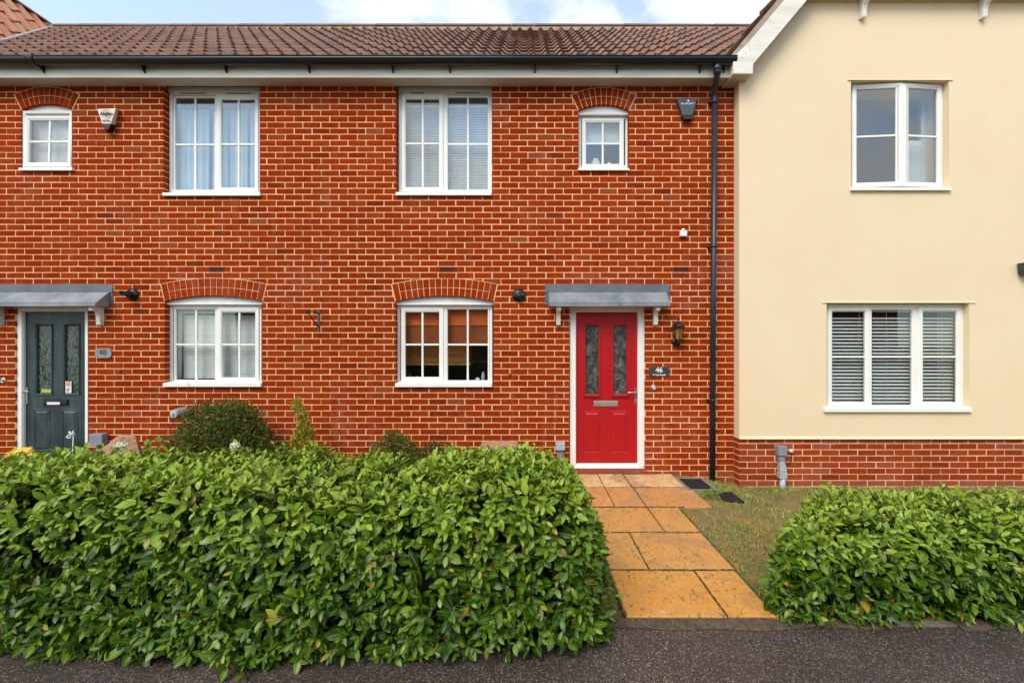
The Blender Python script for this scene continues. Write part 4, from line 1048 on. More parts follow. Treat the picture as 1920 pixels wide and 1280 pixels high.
# lantern
lx, ly = X(1271.8, 5.56), -.125
r = empty('wall_lantern', (X(1267.5), 0, Z(650)), 'black six-sided lantern on a curved arm right of the red door', 'lantern')
mb = MB(); mb.lathe((X(1268), 0, Z(641)), (0, -1, 0), [(.058, 0), (.058, .008), (.045, .018), (.02, .024)], 24)
mb.tube([(X(1268), -.02, Z(642)), (lx - .002, -.07, Z(645, 5.6)), (lx, ly, Z(641.5, 5.56)), (lx, ly, Z(637, 5.56))], .010, 10); mb.build('back_plate', 'black_plastic', r)
dL = 5.555; zb_, zt_ = Z(636.5, dL), Z(614.5, dL)
def hexr(rr, z): return [(lx + rr * math.cos(R(60 * k + 30)), ly + rr * math.sin(R(60 * k + 30)), z) for k in range(6)]
mb = MB(); mb.add(hexr(.036, zb_ + .004) + hexr(.060, zt_ - .004), [(k, (k + 1) % 6, 6 + (k + 1) % 6, 6 + k) for k in range(6)]); mb.build('lamp_glass', 'amber', r)
mb = MB()
b_, t2 = hexr(.038, zb_), hexr(.063, zt_)
for k in range(6): mb.tube([b_[k], t2[k]], .004, 6); mb.tube([b_[k], b_[(k + 1) % 6]], .005, 6); mb.tube([t2[k], t2[(k + 1) % 6]], .005, 6)
mb.lathe((lx, ly, zb_ - .03), (0, 0, 1), [(.010, 0), (.028, .010), (.040, .03)], 6, smooth=False); mb.build('cage', 'black_plastic', r)
mb = MB(); mb.lathe((lx, ly, zt_ - .002), (0, 0, 1), [(.088, 0), (.092, .004), (.070, .022), (.050, .048), (.026, .066), (.010, .074), (.007, .090), (.014, .098), (.014, .106), (.005, .114), (.003, .14)], 12, smooth=False); mb.build('lamp_roof', 'black_plastic', r)
# hanging-basket bracket
r = empty('basket_bracket', (X(598), 0, Z(622)), 'dark green iron hanging-basket bracket on plain brickwork', 'bracket')
xh = X(598)
mb = MB(); mb.box(xh - .013, xh + .013, -.008, 0, Z(621.5), Z(579.5)); mb.lathe((xh, -.008, Z(617)), (0, -1, 0), [(.008, 0), (.005, .005)], 10); mb.lathe((xh, -.008, Z(588)), (0, -1, 0), [(.008, 0), (.005, .005)], 10); mb.build('wall_plate', 'green_metal', r, bevel=.002)
mb = MB(); zt_b = Z(587.5)
arm = [(xh, -.006, zt_b), (xh, -.15, zt_b + .012), (xh, -.29, zt_b + .010)]
for k in range(12): a = R(90 - k * 30); arm.append((xh, -.315 - .022 * math.cos(a) * (1 - k * .03), zt_b - .012 + .022 * math.sin(a) * (1 - k * .03)))
mb.tube(arm, .0055, 8); mb.tube([(xh, -.006, Z(613)), (xh, -.04, Z(611.5)), (xh, -.16, Z(600)), (xh, -.30, zt_b + .004)], .006, 8)
mb.tube([(xh, -.05 - .02 * math.cos(R(30 * k)), Z(609) + .02 * math.sin(R(30 * k))) for k in range(11)], .004, 6); mb.build('arm', 'rubber', r)
# small utility boxes
def duct_box(px0, px1, py0, py1, ppx, mat_b, mat_p, label, zend=-.1):
    r = empty('cable_box', (X((px0 + px1) / 2, 5.62), 0, zend), label, 'cable box'); d_ = 5.60
    mb = MB(); mb.box(X(px0, d_), X(px1, d_), -.085, 0, Z(py1, d_), Z(py0, d_)); mb.build('box', mat_b, r, bevel=.008)
    mb = MB(); mb.box(X(ppx[0], d_), X(ppx[1], d_), -.055, -.001, zend, Z(py1 + .3, d_)); mb.build('duct', mat_p, r, bevel=.01)
duct_box(167.5, 192, 813.5, 837, (175.5, 187.5), 'grey_plastic', 'beige_pipe', 'grey cable entry box right of the dark green door')
duct_box(1041.8, 1059.7, 830, 844.4, (1045, 1055.5), 'pale_plastic', 'grey_plastic', 'pale grey cable entry box left of the red door', )
YP = YC + .015; d_ = YP - .04 - CAMY
r = empty('cable_box', (X(1464, d_), YP, -.15), 'grey cable entry box with a cranked duct on the cream house base', 'cable box')
mb = MB(); mb.box(X(1456.3, d_), X(1472.3, d_), YP - .085, YP - .001, Z(853, d_), Z(835.3, d_)); mb.build('box', 'grey_plastic', r, bevel=.006)
mb = MB(); cx0 = X(1464, d_); cx1 = X(1467.2, d_)
mb.box(X(1459, d_), X(1470, d_), YP - .07, YP - .001, Z(864, d_), Z(853.3, d_)); mb.build('neck', 'grey_plastic', r, bevel=.004)
mb = MB(); mb.prism([(X(1460.5, d_), Z(884, d_)), (X(1473.3, d_), Z(884, d_)), (X(1473, d_), Z(876, d_)), (X(1468.8, d_), Z(864.3, d_)), (X(1460.3, d_), Z(864.3, d_))], YP - .072, YP - .002); mb.build('crank', 'pale_plastic', r, bevel=.006)
mb = MB(); mb.box(X(1459.8, d_), X(1473.6, d_), YP - .075, YP - .001, Z(896.3, d_), Z(884.3, d_)); mb.build('collar', 'pale_plastic', r, bevel=.004)
mb = MB(); mb.tube([(cx1, YP - .04, Z(896, d_)), (cx1, YP - .04, -.2)], .033, 14); mb.build('duct', 'pale_plastic', r)
r = empty('cable_outlet', (X(1485.6, d_), YP, Z(852, d_)), 'small round pale cable outlet with a drooping black cable', 'cable outlet')
mb = MB(); mb.lathe((X(1485.6, d_), YP, Z(846, d_)), (0, -1, 0), [(.025, 0), (.024, .02), (.016, .032)], 16); mb.build('cap', 'alarm_white', r)
mb = MB(); mb.tube([(X(1486, d_), YP - .02, Z(849, d_)), (X(1486, d_), YP - .012, Z(862, d_)), (X(1484, d_), YP - .01, Z(870, d_)), (X(1479, d_), YP - .01, Z(872, d_)), (X(1474, d_), YP - .01, Z(868, d_)), (X(1471, d_), YP - .01, Z(858, d_))], .004, 6); mb.build('cable', 'rubber', r)
# dark fitting at the right edge of the cream wall
r = empty('wall_lamp', (X(1928, 5.45), YC, Z(518, 5.45)), 'dark half-round wall fitting on the cream render at the right edge', 'wall lamp')
mb = MB(); xw = X(1924, 5.47); mb.lathe((xw + .02, YC - .055, Z(516, 5.46)), (0, 0, 1), [(.030, 0), (.058, .02), (.066, .06), (.068, .10), (.074, .14), (.078, .15)], 20); mb.build('shade', 'charcoal', r)
mb = MB(); mb.box(xw - .03, xw + .07, YC - .02, YC, Z(512, 5.5), Z(494, 5.5)); mb.build('back_plate', 'charcoal', r, bevel=.004)

# ================================================================== ground, pavement, path
def gz(x, y):
    t_ = min(1, max(0, (x - 1.7) / 1.2)); t_ = t_ * t_ * (3 - 2 * t_)
    v_ = min(1, max(0, (y + 2.95) / 2.9))
    return -.012 + v_ * (.012 - .125 * t_)
xs = [-300, -60, -20, -12, -9] + list(np.arange(-8, 9.01, .125)) + [12, 20, 60, 300]
ys = [-300, -60, -20, -12, -8, -5] + list(np.arange(-4, .41, .1)) + [2, 6, 12, 40, 300]
mb = MB(); vs = []
for y in ys:
    for x in xs:
        z = gz(x, y) if (-3.0 < y < 1 and abs(x) < 9) else -.22
        if -3.0 < y < 0.05 and abs(x) <= 8: z += random.uniform(-.006, .006)
        vs.append((x, y, z))
nX = len(xs); mb.add(vs, [(j * nX + i, j * nX + i + 1, (j + 1) * nX + i + 1, (j + 1) * nX + i) for j in range(len(ys) - 1) for i in range(nX - 1)], smooth=True)
tag(mb.build('ground', 'lawn'), kind='structure')
mb = MB(); ys_ = np.arange(-2.98, -.02, .12); xs_ = np.arange(-8, .62, .12); vs = []
for y in ys_:
    for x in xs_: vs.append((min(x, .56 + random.uniform(-.015, .015)), y, gz(x, y) + .008 + random.uniform(0, .012)))
nX = len(xs_); mb.add(vs, [(j * nX + i, j * nX + i + 1, (j + 1) * nX + i + 1, (j + 1) * nX + i) for j in range(len(ys_) - 1) for i in range(nX - 1)], smooth=True)
tag(mb.build('soil_bed', 'soil'), kind='structure')
# pavement
mb = MB(); mb.box(-60, 60, -5.2, -3.055, -.2, .0); tag(mb.build('pavement', 'asphalt'), kind='structure')
mb = MB(); mb.box(-60, 60, -11.5, -5.36, -.3, -.115); tag(mb.build('road', 'asphalt'), kind='structure')
mb = MB()
for i in range(-16, 18):
    x = i * .915 + .3; mb.box(x, x + .908, -3.052, -3.002, -.2, .004 + random.uniform(-.003, .004))
tag(mb.build('path_edging', 'kerb_top', bevel=.004), kind='structure')
mb = MB()
for i in range(-20, 21): mb.box(i * .915, i * .915 + .908, -5.355, -5.205, -.3, .0)
tag(mb.build('road_kerb', 'concrete', bevel=.01), kind='structure')
# path slabs
mb = MB(); yE = -2.985
rows = [(-.02, -.555, [(.58, .865), (.865, 1.175), (1.175, 1.785)], .97), (-.56, -1.17, [(.58, .865), (.865, 1.18), (1.18, 1.83)], .86),
        (-1.175, -1.775, [(.58, 1.185), (1.185, 1.49)], .6), (-1.78, -2.425, [(.585, .868), (.868, 1.487)], .5), (-2.43, yE, [(.58, 1.185), (1.185, 1.478)], .1)]
for (ya, yb, cs, tn) in rows:
    for (xa, xb) in cs:
        z0 = .018 + random.uniform(-.002, .003); g = .004; dz = [random.uniform(-.003, .003) for _ in range(4)]
        n = 5; vs = []; x0, x1, y0, y1 = xa + g, xb - g, yb + g, ya - g
        vs = [(x0, y0, -.06), (x1, y0, -.06), (x1, y1, -.06), (x0, y1, -.06), (x0 + .0, y0, z0 + dz[0] - .004), (x1, y0, z0 + dz[1] - .004), (x1, y1, z0 + dz[2] - .004), (x0, y1, z0 + dz[3] - .004),
              (x0 + .006, y0 + .006, z0 + dz[0]), (x1 - .006, y0 + .006, z0 + dz[1]), (x1 - .006, y1 - .006, z0 + dz[2]), (x0 + .006, y1 - .006, z0 + dz[3])]
        mb.add(vs, [(8, 9, 10, 11), (4, 5, 9, 8), (5, 6, 10, 9), (6, 7, 11, 10), (7, 4, 8, 11), (0, 1, 5, 4), (1, 2, 6, 5), (2, 3, 7, 6), (3, 0, 4, 7)], 0, min(1, max(0, tn + random.uniform(-.06, .06))))
# moss and grit worked into the joints
def joint(xa, ya, xb, yb, w0, dens=1.0):
    n = max(2, int(math.hypot(xb - xa, yb - ya) / .022)); dx, dy = (xb - xa) / n, (yb - ya) / n; L_ = math.hypot(dx, dy); nx_, ny_ = -dy / L_, dx / L_; q = []
    for i in range(n + 1):
        w_ = w0 * .62 * random.uniform(.5, 1.3) * (1.9 if random.random() < .12 * dens else 1); cx_, cy_ = xa + dx * i + nx_ * random.uniform(-.003, .003), ya + dy * i + ny_ * random.uniform(-.003, .003)
        q += [(cx_ - nx_ * w_, cy_ - ny_ * w_, .0185), (cx_, cy_, .022 + random.uniform(0, .003)), (cx_ + nx_ * w_, cy_ + ny_ * w_, .0185)]
    mb.add(q, [(3 * i + j, 3 * i + 1 + j, 3 * i + 4 + j, 3 * i + 3 + j) for i in range(n) for j in (0, 1) if random.random() < .93], 1)
joint(.58, -.557, 1.83, -.557, .004); joint(.58, -1.172, 1.55, -1.172, .006); joint(.58, -1.777, 1.185, -1.777, .009); joint(1.185, -1.777, 1.49, -1.777, .004)
joint(.58, -2.427, 1.487, -2.427, .011, 2); joint(1.18, -.02, 1.18, -1.775, .006); joint(.868, -1.78, .868, -2.42, .008, 2); joint(1.185, -2.43, 1.185, -2.985, .008, 2); joint(.865, -.02, .865, -1.17, .003)
joint(1.492, -1.2, 1.480, -2.98, .009, 2); joint(.575, -.6, .578, -2.98, .012, 2)
tag(mb.build('path', ['slab', 'joint_moss']), kind='structure')
mb = MB(); vs = []; xsd = np.arange(-4, 6.5, .04)
for x in xsd:
    a_ = .5 + .5 * math.sin(x * 3.1) * math.sin(x * 7.7 + 1); vs += [(x, -2.975, .006), (x, -3.02 - .012 * a_, .014 + .004 * a_), (x, -3.062 - .035 * a_ + random.uniform(-.008, .008), .0035)]
mb.add(vs, [(3 * i + j, 3 * i + 3 + j, 3 * i + 4 + j, 3 * i + 1 + j) for i in range(len(xsd) - 1) for j in (0, 1) if not (1.9 < xsd[i] < 3.1 and math.sin(xsd[i] * 9) > -.2) and not xsd[i] > 3.3], smooth=True)
tag(mb.build('kerb_dirt', 'soil'), kind='structure')
# step brick strip below door
mb = MB(); x = X(1210)
xx = X(1066); 
while xx < X(1212): mb.box(xx, min(xx + .215, X(1212)), -.012, .0, .02, .062, 0, random.uniform(.85, 1)); xx += .2255
mb.box(X(1066), X(1212), -.006, .001, .012, .08, 0, .9)
mb.build('door_step', 'plinth_brick', h46)
# drains
def drain(x0, x1, y0, y1, z, label, frame):
    r = empty('drain_cover', ((x0 + x1) / 2, (y0 + y1) / 2, z), label, 'drain cover')
    mb = MB()
    for k in range(9):
        yy_ = y0 + (y1 - y0) * (k + .15) / 9; mb.box(x0 + .01, x1 - .01, yy_, yy_ + (y1 - y0) / 9 * .6, z - .012, z + .002)
    mb.box(x0, x0 + .012, y0, y1, z - .03, z + .004); mb.box(x1 - .012, x1, y0, y1, z - .03, z + .004); mb.box(x0 + .012, x1 - .012, y0, y0 + .01, z - .03, z + .004); mb.box(x0 + .012, x1 - .012, y1 - .01, y1, z - .03, z + .004)
    mb.build('grating', 'rubber', r); mb = MB(); mb.box(x0 + .002, x1 - .002, y0 + .002, y1 - .002, z - .05, z - .016); mb.build('sump', 'dark_gap', r)
    if frame:
        mb = MB(); mb.ring(x0 - .035, x1 + .035, y0 - .035, y1 + .035, [(0, 0), (0, .05), (.034, .05), (.034, 0)])
        mb.v = [(a, c_, z - .045 + b) for a, b, c_ in mb.v]; mb.build('surround', 'concrete', r)
drain(1.805, 2.07, -.62, -.22, .014, 'square black gully grid let into the corner of the path by the downpipe', True)
drain(2.06, 2.27, -.90, -.60, gz(2.16, -.7) + .012, 'smaller black gully grid sunk in the grass', False)

# ================================================================== foliage
LU = np.array([0, -1, 0, 1, -1, 0, 1, -1, 0, 1, -1, 0, 1, 0], float)
LV = np.array([0, .18, .18, .18, .42, .42, .42, .68, .68, .68, .88, .88, .88, 1.0])
LW = {0: 0, .18: .62, .42: 1.0, .68: .86, .88: .42, 1.0: 0}
LWA = np.array([LW[v] for v in LV])
LF = [(0, 2, 1), (0, 3, 2), (1, 2, 5, 4), (2, 3, 6, 5), (4, 5, 8, 7), (5, 6, 9, 8), (7, 8, 11, 10), (8, 9, 12, 11), (10, 11, 13), (11, 12, 13)]
SV = np.array([0, .5, .5, .5, 1.0]); SU = np.array([0, -1, 0, 1, 0.]); SWA = np.array([0, 1, 1, 1, 0.]); SF = [(0, 2, 1), (0, 3, 2), (1, 2, 4), (2, 3, 4)]
def norm(a): return a / np.maximum(1e-9, np.linalg.norm(a, axis=1, keepdims=True))
def leaves(name, pos, axis, nrm, length, width, light_tone, mat, parent=None, base=(0, 0, 0), small=False, curl=.16, fold=.22):
    U, V, Wd, F = (SU, SV, SWA, SF) if small else (LU, LV, LWA, LF)
    n = len(pos); m_ = len(U); axis = norm(axis); side = norm(np.cross(axis, nrm)); nrm = np.cross(side, axis)
    nrm = np.where((nrm[:, 2] < -.85)[:, None], -nrm, nrm)
    uu = (U * Wd)[None, :, None]; vv = V[None, :, None]; Lg = length[:, None, None]; Wg = width[:, None, None]
    cv = rng.normal(curl, .10, n)[:, None, None]; fd = rng.normal(fold, .08, n)[:, None, None]
    P = pos[:, None, :] + axis[:, None, :] * vv * Lg * (1 - .1 * vv) + side[:, None, :] * uu * Wg * .5 + nrm[:, None, :] * (np.abs(uu) * fd * Wg * .5 - cv * vv ** 2 * Lg)
    P = P.reshape(-1, 3)
    o0 = np.array(origin_of(parent)) if parent is not None else np.array(base)
    P = P - o0
    me = bpy.data.meshes.new(name); me.vertices.add(n * m_); me.vertices.foreach_set('co', P.astype(np.float32).ravel())
    idx = np.concatenate([np.array(f) for f in F]); sz = np.array([len(f) for f in F]); tot = len(idx)
    loops = (idx[None, :] + (np.arange(n) * m_)[:, None]).ravel()
    sizes = np.tile(sz, n); starts = np.concatenate([[0], np.cumsum(sizes)[:-1]])
    me.loops.add(len(loops)); me.loops.foreach_set('vertex_index', loops.astype(np.int32))
    me.polygons.add(len(sizes)); me.polygons.foreach_set('loop_start', starts.astype(np.int32)); 
    try: me.polygons.foreach_set('loop_total', sizes.astype(np.int32))
    except Exception: pass
    uv = me.uv_layers.new(name='UVMap'); uvs = np.stack([(U * .5 + .5)[idx], V[idx]], 1); uvs = np.where(np.isin(U[idx], [0])[:, None], np.stack([np.full(tot, .5), V[idx]], 1), uvs)
    uv.data.foreach_set('uv', np.tile(uvs, (n, 1)).astype(np.float32).ravel())
    a = me.attributes.new('light_tone', 'FLOAT', 'POINT'); a.data.foreach_set('value', np.repeat(light_tone, m_).astype(np.float32))
    me.polygons.foreach_set('use_smooth', np.ones(len(sizes), bool)); me.materials.append(MATS[mat]); me.update(calc_edges=True); me.validate()
    o = bpy.data.objects.new(name, me); COL.objects.link(o)
    if parent is not None: o.parent = parent
    else: o.location = base
    return o
def stems(name, a, b, r, mat, parent):
    """thin three-sided stems from a to b (numpy arrays)"""
    n = len(a); d = norm(b - a); s1 = norm(np.cross(d, np.array([[.3, .2, 1.]]))); s2_ = np.cross(d, s1); P = []
    for c, rr in ((a, r), (b, r * .6)):
        for k in range(3):
            t_ = 2.094 * k; P.append(c + (s1 * math.cos(t_) + s2_ * math.sin(t_)) * rr[:, None])
    P = np.stack(P, 1).reshape(-1, 3) - np.array(origin_of(parent)); F = np.array([(0, 1, 4, 3), (1, 2, 5, 4), (2, 0, 3, 5)])
    f = (F[None] + (np.arange(n) * 6)[:, None, None]).reshape(-1, 4)
    me = bpy.data.meshes.new(name); me.from_pydata(P.tolist(), [], f.tolist()); me.materials.append(MATS[mat]); me.update()
    o = bpy.data.objects.new(name, me); COL.objects.link(o); o.parent = parent; return o

def lump(p, s=1.0, ph=0):   # cheap smooth pseudo-noise
    return (np.sin(p[:, 0] * 5.1 * s + 1.3 + ph) + np.sin(p[:, 1] * 6.3 * s + p[:, 0] * 2.1 * s + ph) + np.sin(p[:, 2] * 7.7 * s + p[:, 0] * 3.9 * s + 2 * ph) + np.sin(p[:, 0] * 12.3 * s + p[:, 2] * 9 * s)) / 4

def hedge(name, x0, x1, y0, y1, h, dens, label, round_l=.12, round_r=.12, round_t=.12, top_fn=None, end_l=True, end_r=True, front_lean=.0, ll=.080, lw=.0325, seed=0, corner=.15, warp=None):
    root = empty(name, ((x0 + x1) / 2, (y0 + y1) / 2, 0), label, 'hedge')
    P = []; Nn = []
    def samp(n, f):
        if n <= 0: return
        p, q = f(rng.random(n), rng.random(n)); P.append(p); Nn.append(q)
    W_, D_ = x1 - x0, y1 - y0
    samp(int(dens * W_ * h), lambda a, b: (np.stack([x0 + a * W_, np.full_like(a, y0), .03 + b * (h - .03)], 1), np.tile([0, -1, .0], (len(a), 1))))
    samp(int(dens * W_ * D_), lambda a, b: (np.stack([x0 + a * W_, y0 + b * D_, np.full_like(a, h)], 1), np.tile([0, 0, 1.], (len(a), 1))))
    samp(int(dens * .35 * W_ * h), lambda a, b: (np.stack([x0 + a * W_, np.full_like(a, y1), .03 + b * (h - .03)], 1), np.tile([0, 1., .0], (len(a), 1))))
    if end_l: samp(int(dens * D_ * h), lambda a, b: (np.stack([np.full_like(a, x0), y0 + a * D_, .03 + b * (h - .03)], 1), np.tile([-1., 0, 0], (len(a), 1))))
    if end_r: samp(int(dens * D_ * h), lambda a, b: (np.stack([np.full_like(a, x1), y0 + a * D_, .03 + b * (h - .03)], 1), np.tile([1., 0, 0], (len(a), 1))))
    P = np.concatenate(P); Nn = np.concatenate(Nn).astype(float)
    # round the box: pull samples onto a rounded hull
    rt = round_t
    c = P.copy(); c[:, 2] = np.minimum(P[:, 2], h - rt); c[:, 1] = np.clip(P[:, 1], y0 + corner, y1 - corner)
    lo = x0 + (round_l if end_l else -9); hi = x1 - (round_r if end_r else -9); c[:, 0] = np.clip(P[:, 0], lo, hi)
    dvec = P - c
    rx_ = np.where(P[:, 0] < lo, round_l, round_r); sc = np.array([1, 1, 1.])
    e = np.stack([dvec[:, 0] / rx_, dvec[:, 1] / corner, dvec[:, 2] / rt], 1); ln = np.linalg.norm(e, axis=1, keepdims=True)
    k = np.where(ln > 1, 1 / np.maximum(ln, 1e-6), 1); P = c + dvec * k
    Nn = norm(Nn * .4 + norm(e + 1e-6) * (ln > .7))
    if top_fn is not None: P[:, 2] *= top_fn(P[:, 0], P[:, 1])
    P = P + Nn * (lump(P, 1.0, seed)[:, None] * .06 + rng.normal(0, .022, (len(P), 1)))
    top_ = (Nn[:, 2] > .6) & (rng.random(len(P)) < .07); P[top_, 2] += rng.uniform(.015, .055, top_.sum())
    if warp is not None: P = warp(P)
    # shoots
    n = len(P); up = np.array([[0, 0, 1.]])
    sd_ = norm(Nn * .75 + up * .55 + rng.normal(0, .30, (n, 3)))
    isfront = (np.abs(Nn[:, 2]) < .5)
    sd_[isfront] = norm(Nn[isfront] * .9 + up * .12 + rng.normal(0, .28, (isfront.sum(), 3)))
    slen = rng.uniform(.04, .085, n) * np.where(Nn[:, 2] > .5, 1.25, 1)
    tip = P + sd_ * slen[:, None] * .5; basep = P - sd_ * slen[:, None] * 1.3
    stems('twigs', basep, tip, np.full(n, .0022), 'shoot_red', root)
    pos = []; ax = []; nr_ = []; ln_ = []; lit_tone = []
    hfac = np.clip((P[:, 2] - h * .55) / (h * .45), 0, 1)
    for lev in range(4):
        az0 = rng.uniform(0, 6.28, n) if lev == 0 else az0 + math.pi / 2
        tpar = 1 - lev * .30
        for s_ in (0, 1):
            az = az0 + s_ * math.pi + rng.normal(0, .25, n)
            a1 = norm(np.cross(sd_, up + 1e-3)); a2 = np.cross(sd_, a1)
            rad = a1 * np.cos(az)[:, None] + a2 * np.sin(az)[:, None]
            spread = .75 + lev * .35
            dr = sd_ * (1.0 - .22 * lev) + rad * spread
            dr = dr + np.array([[0, 0, -1.]]) * np.where(isfront, .20, .02)[:, None] * rng.uniform(.3, 1.4, n)[:, None]
            dr = norm(dr + rng.normal(0, .13, (n, 3)))
            ps = basep + (tip - basep) * tpar
            nv = norm(sd_ * .5 + Nn * .5 + up * .45 + rng.normal(0, .34, (n, 3)))
            sel = rng.random(n) < (.97, .93, .72, .42)[lev]
            pos.append(ps[sel]); ax.append(dr[sel]); nr_.append(nv[sel]); ln_.append((rng.normal(ll, .016, n) * (.66, .98, 1.08, 1.05)[lev])[sel])
            lit_tone.append((np.clip(hfac * (.72, .50, .26, .08)[lev] + (.16, .02, -.28, -.6)[lev] + rng.normal(0, .14, n), -1, .85))[sel])  # painted light: upper leaves paler as sky-lit, inner pairs darkened as shade
    pos = np.concatenate(pos); ax = np.concatenate(ax); nr_ = np.concatenate(nr_); ln_ = np.clip(np.concatenate(ln_), .03, .12); lit_tone = np.concatenate(lit_tone)
    wd = ln_ * rng.normal(lw / ll, .05, len(ln_))
    fo = leaves('foliage', pos, ax, nr_, ln_, wd, lit_tone, 'hedge_leaf', root)
    # dark solid added against see-through, inner shade put into its colour
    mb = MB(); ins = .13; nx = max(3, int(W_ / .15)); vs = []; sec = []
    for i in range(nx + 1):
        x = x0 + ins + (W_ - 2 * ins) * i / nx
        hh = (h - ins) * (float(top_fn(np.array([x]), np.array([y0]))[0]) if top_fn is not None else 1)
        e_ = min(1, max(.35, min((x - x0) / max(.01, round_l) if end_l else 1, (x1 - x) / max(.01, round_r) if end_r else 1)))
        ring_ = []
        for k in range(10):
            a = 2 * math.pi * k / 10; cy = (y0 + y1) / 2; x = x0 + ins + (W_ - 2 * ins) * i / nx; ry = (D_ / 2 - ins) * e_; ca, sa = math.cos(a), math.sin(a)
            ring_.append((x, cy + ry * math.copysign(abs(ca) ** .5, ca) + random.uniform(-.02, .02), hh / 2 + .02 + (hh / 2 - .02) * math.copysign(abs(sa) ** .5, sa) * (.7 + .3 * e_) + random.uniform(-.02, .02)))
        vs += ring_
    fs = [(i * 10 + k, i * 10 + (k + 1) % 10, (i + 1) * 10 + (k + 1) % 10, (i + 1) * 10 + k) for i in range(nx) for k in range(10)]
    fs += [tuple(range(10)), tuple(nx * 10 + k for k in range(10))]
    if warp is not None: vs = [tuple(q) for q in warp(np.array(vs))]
    mb.add(vs, fs); mb.build('dark_core', 'hedge_core', root)
    return root
def warp_l(P):
    P = P.copy(); k = np.clip((P[:, 0] + .5) / .9, 0, 1); P[:, 0] += k * (.06 - .155 * np.clip(P[:, 2] / .8, 0, 1.1))
    k = np.clip((P[:, 1] + 2.9) / -.4, 0, 1); P[:, 1] += k * (.06 * np.clip(P[:, 2] / .8, 0, 1) - .03 + .04 * np.sin(P[:, 0] * 1.9 + .4)); return P
def warp_r(P):
    P = P.copy(); k = np.clip(1 - (P[:, 0] - 1.36) / 1.6, 0, 1); P[:, 0] += k * (np.clip(P[:, 1] + 3.0, 0, 1) * .80 + .10 * np.clip(P[:, 2] / .55, 0, 1)); return P
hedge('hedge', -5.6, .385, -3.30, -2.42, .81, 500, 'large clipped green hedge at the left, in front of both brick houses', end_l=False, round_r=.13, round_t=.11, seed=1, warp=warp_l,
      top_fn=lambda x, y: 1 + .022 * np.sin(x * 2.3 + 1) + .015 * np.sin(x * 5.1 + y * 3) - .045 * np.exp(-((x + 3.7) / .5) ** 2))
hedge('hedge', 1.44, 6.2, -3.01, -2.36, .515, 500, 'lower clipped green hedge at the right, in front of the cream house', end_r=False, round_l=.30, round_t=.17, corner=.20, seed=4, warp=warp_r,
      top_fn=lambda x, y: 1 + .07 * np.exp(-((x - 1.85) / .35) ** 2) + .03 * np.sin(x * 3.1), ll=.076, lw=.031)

def shrub(name, blobs, n, ll, lw, mat, label, cat='shrub', tuft=.02, seed=0, stem=True, up=.5):
    """blobs = [(x,y,z,rx,ry,rz)]"""
    b0 = blobs[0]; root = empty(name, (b0[0], b0[1], gz(b0[0], b0[1])), label, cat)
    pos = []; nn = []
    vol = np.array([b[3] * b[5] for b in blobs]); vol = vol / vol.sum()
    for b, f in zip(blobs, vol):
        k = int(n * f); d = norm(rng.normal(0, 1, (k, 3))); rr = 1 - np.abs(rng.normal(0, .11, k)); rr = np.clip(rr, .3, 1.05)
        lum = 1 + .22 * lump(d * 1.3 + np.array([[b[0], b[1], b[2]]]), 1.2, seed) + .10 * lump(d * 2.2, 2, seed + 1)
        pos.append(np.array([b[:3]]) + d * np.array([b[3:6]]) * (rr * lum)[:, None]); nn.append(d)
    pos = np.concatenate(pos); nn = np.concatenate(nn); m_ = pos[:, 2] > .0; pos = pos[m_]; nn = nn[m_]; k = len(pos)
    ax = norm(nn * .8 + np.array([[0, 0, up]]) + rng.normal(0, .55, (k, 3))); nv = norm(nn + np.array([[0, 0, .4]]) + rng.normal(0, .5, (k, 3)))
    pos = pos + rng.normal(0, tuft, pos.shape); L_ = np.clip(rng.normal(ll, ll * .25, k), ll * .4, ll * 1.8)
    leaves('foliage', pos, ax, nv, L_, L_ * lw, np.clip(rng.normal(.02, .3, k), -1, 1), mat, root, small=True)
    core = MB()  # dark filler added inside the leaves, shade put into its colour
    for b in blobs:
        if b[3] > .14: core.lathe((b[0], b[1] + b[4] * .2, b[2] - b[5] * .6), (0, 0, 1), [(b[3] * .2, 0), (b[3] * .42, b[5] * .3), (b[3] * .52, b[5] * .6), (b[3] * .42, b[5] * .9), (b[3] * .2, b[5] * 1.15)], 12)
    if core.v: core.build('dark_core', 'hedge_core', root)
    if stem:
        a = []; b_ = []
        for b in blobs:
            for _ in range(9):
                d = norm(rng.normal(0, 1, (1, 3)))[0]; d[2] = abs(d[2]); a.append([b[0] + d[0] * .05, b[1] + d[1] * .05, max(0, b[2] - b[5] * .9)]); b_.append([b[0] + d[0] * b[3] * .98, b[1] + d[1] * b[4] * .98, b[2] + d[2] * b[5] * 1.02])
        stems('branches', np.array(a), np.array(b_), np.full(len(a), .004), 'twig', root)
    return root
ds = 5.22; ysb = YD(ds)
def sz(px, py, d=ds): return X(px, d), Z(py, d)
x_, z_ = sz(412, 830); shrub('shrub', [(x_, ysb, .46, .50, .36, .50), (x_ + .28, ysb - .02, .38, .36, .3, .42), (x_ - .3, ysb, .30, .28, .28, .36), (x_ + .02, ysb, .62, .34, .26, .33), (x_ + .26, ysb, .68, .22, .2, .26)], 24000, .030, .5, 'shrub_leaf', 'broad rounded dark green and russet shrub under the 48 house window')
x_, z_ = sz(525, 850); shrub('shrub', [(x_, ysb + .05, .16, .20, .2, .24), (x_ - .15, ysb, .2, .16, .16, .26)], 3600, .028, .5, 'dark_leaf', 'low dark green shrub filling the foot between the russet shrub and golden shrub', seed=2)
x_, z_ = sz(555, 800)
gb_ = [(x_ + .02 + .05 * math.sin(k * 1.3) + .03 * (k < 4), ysb + .06, .08 + k * .105, .105 - k * .008, .09 - k * .006, .075) for k in range(9)] + [(x_ + .11, ysb + .06, .12 + k * .10, .085 - k * .006, .08, .06) for k in range(6)]
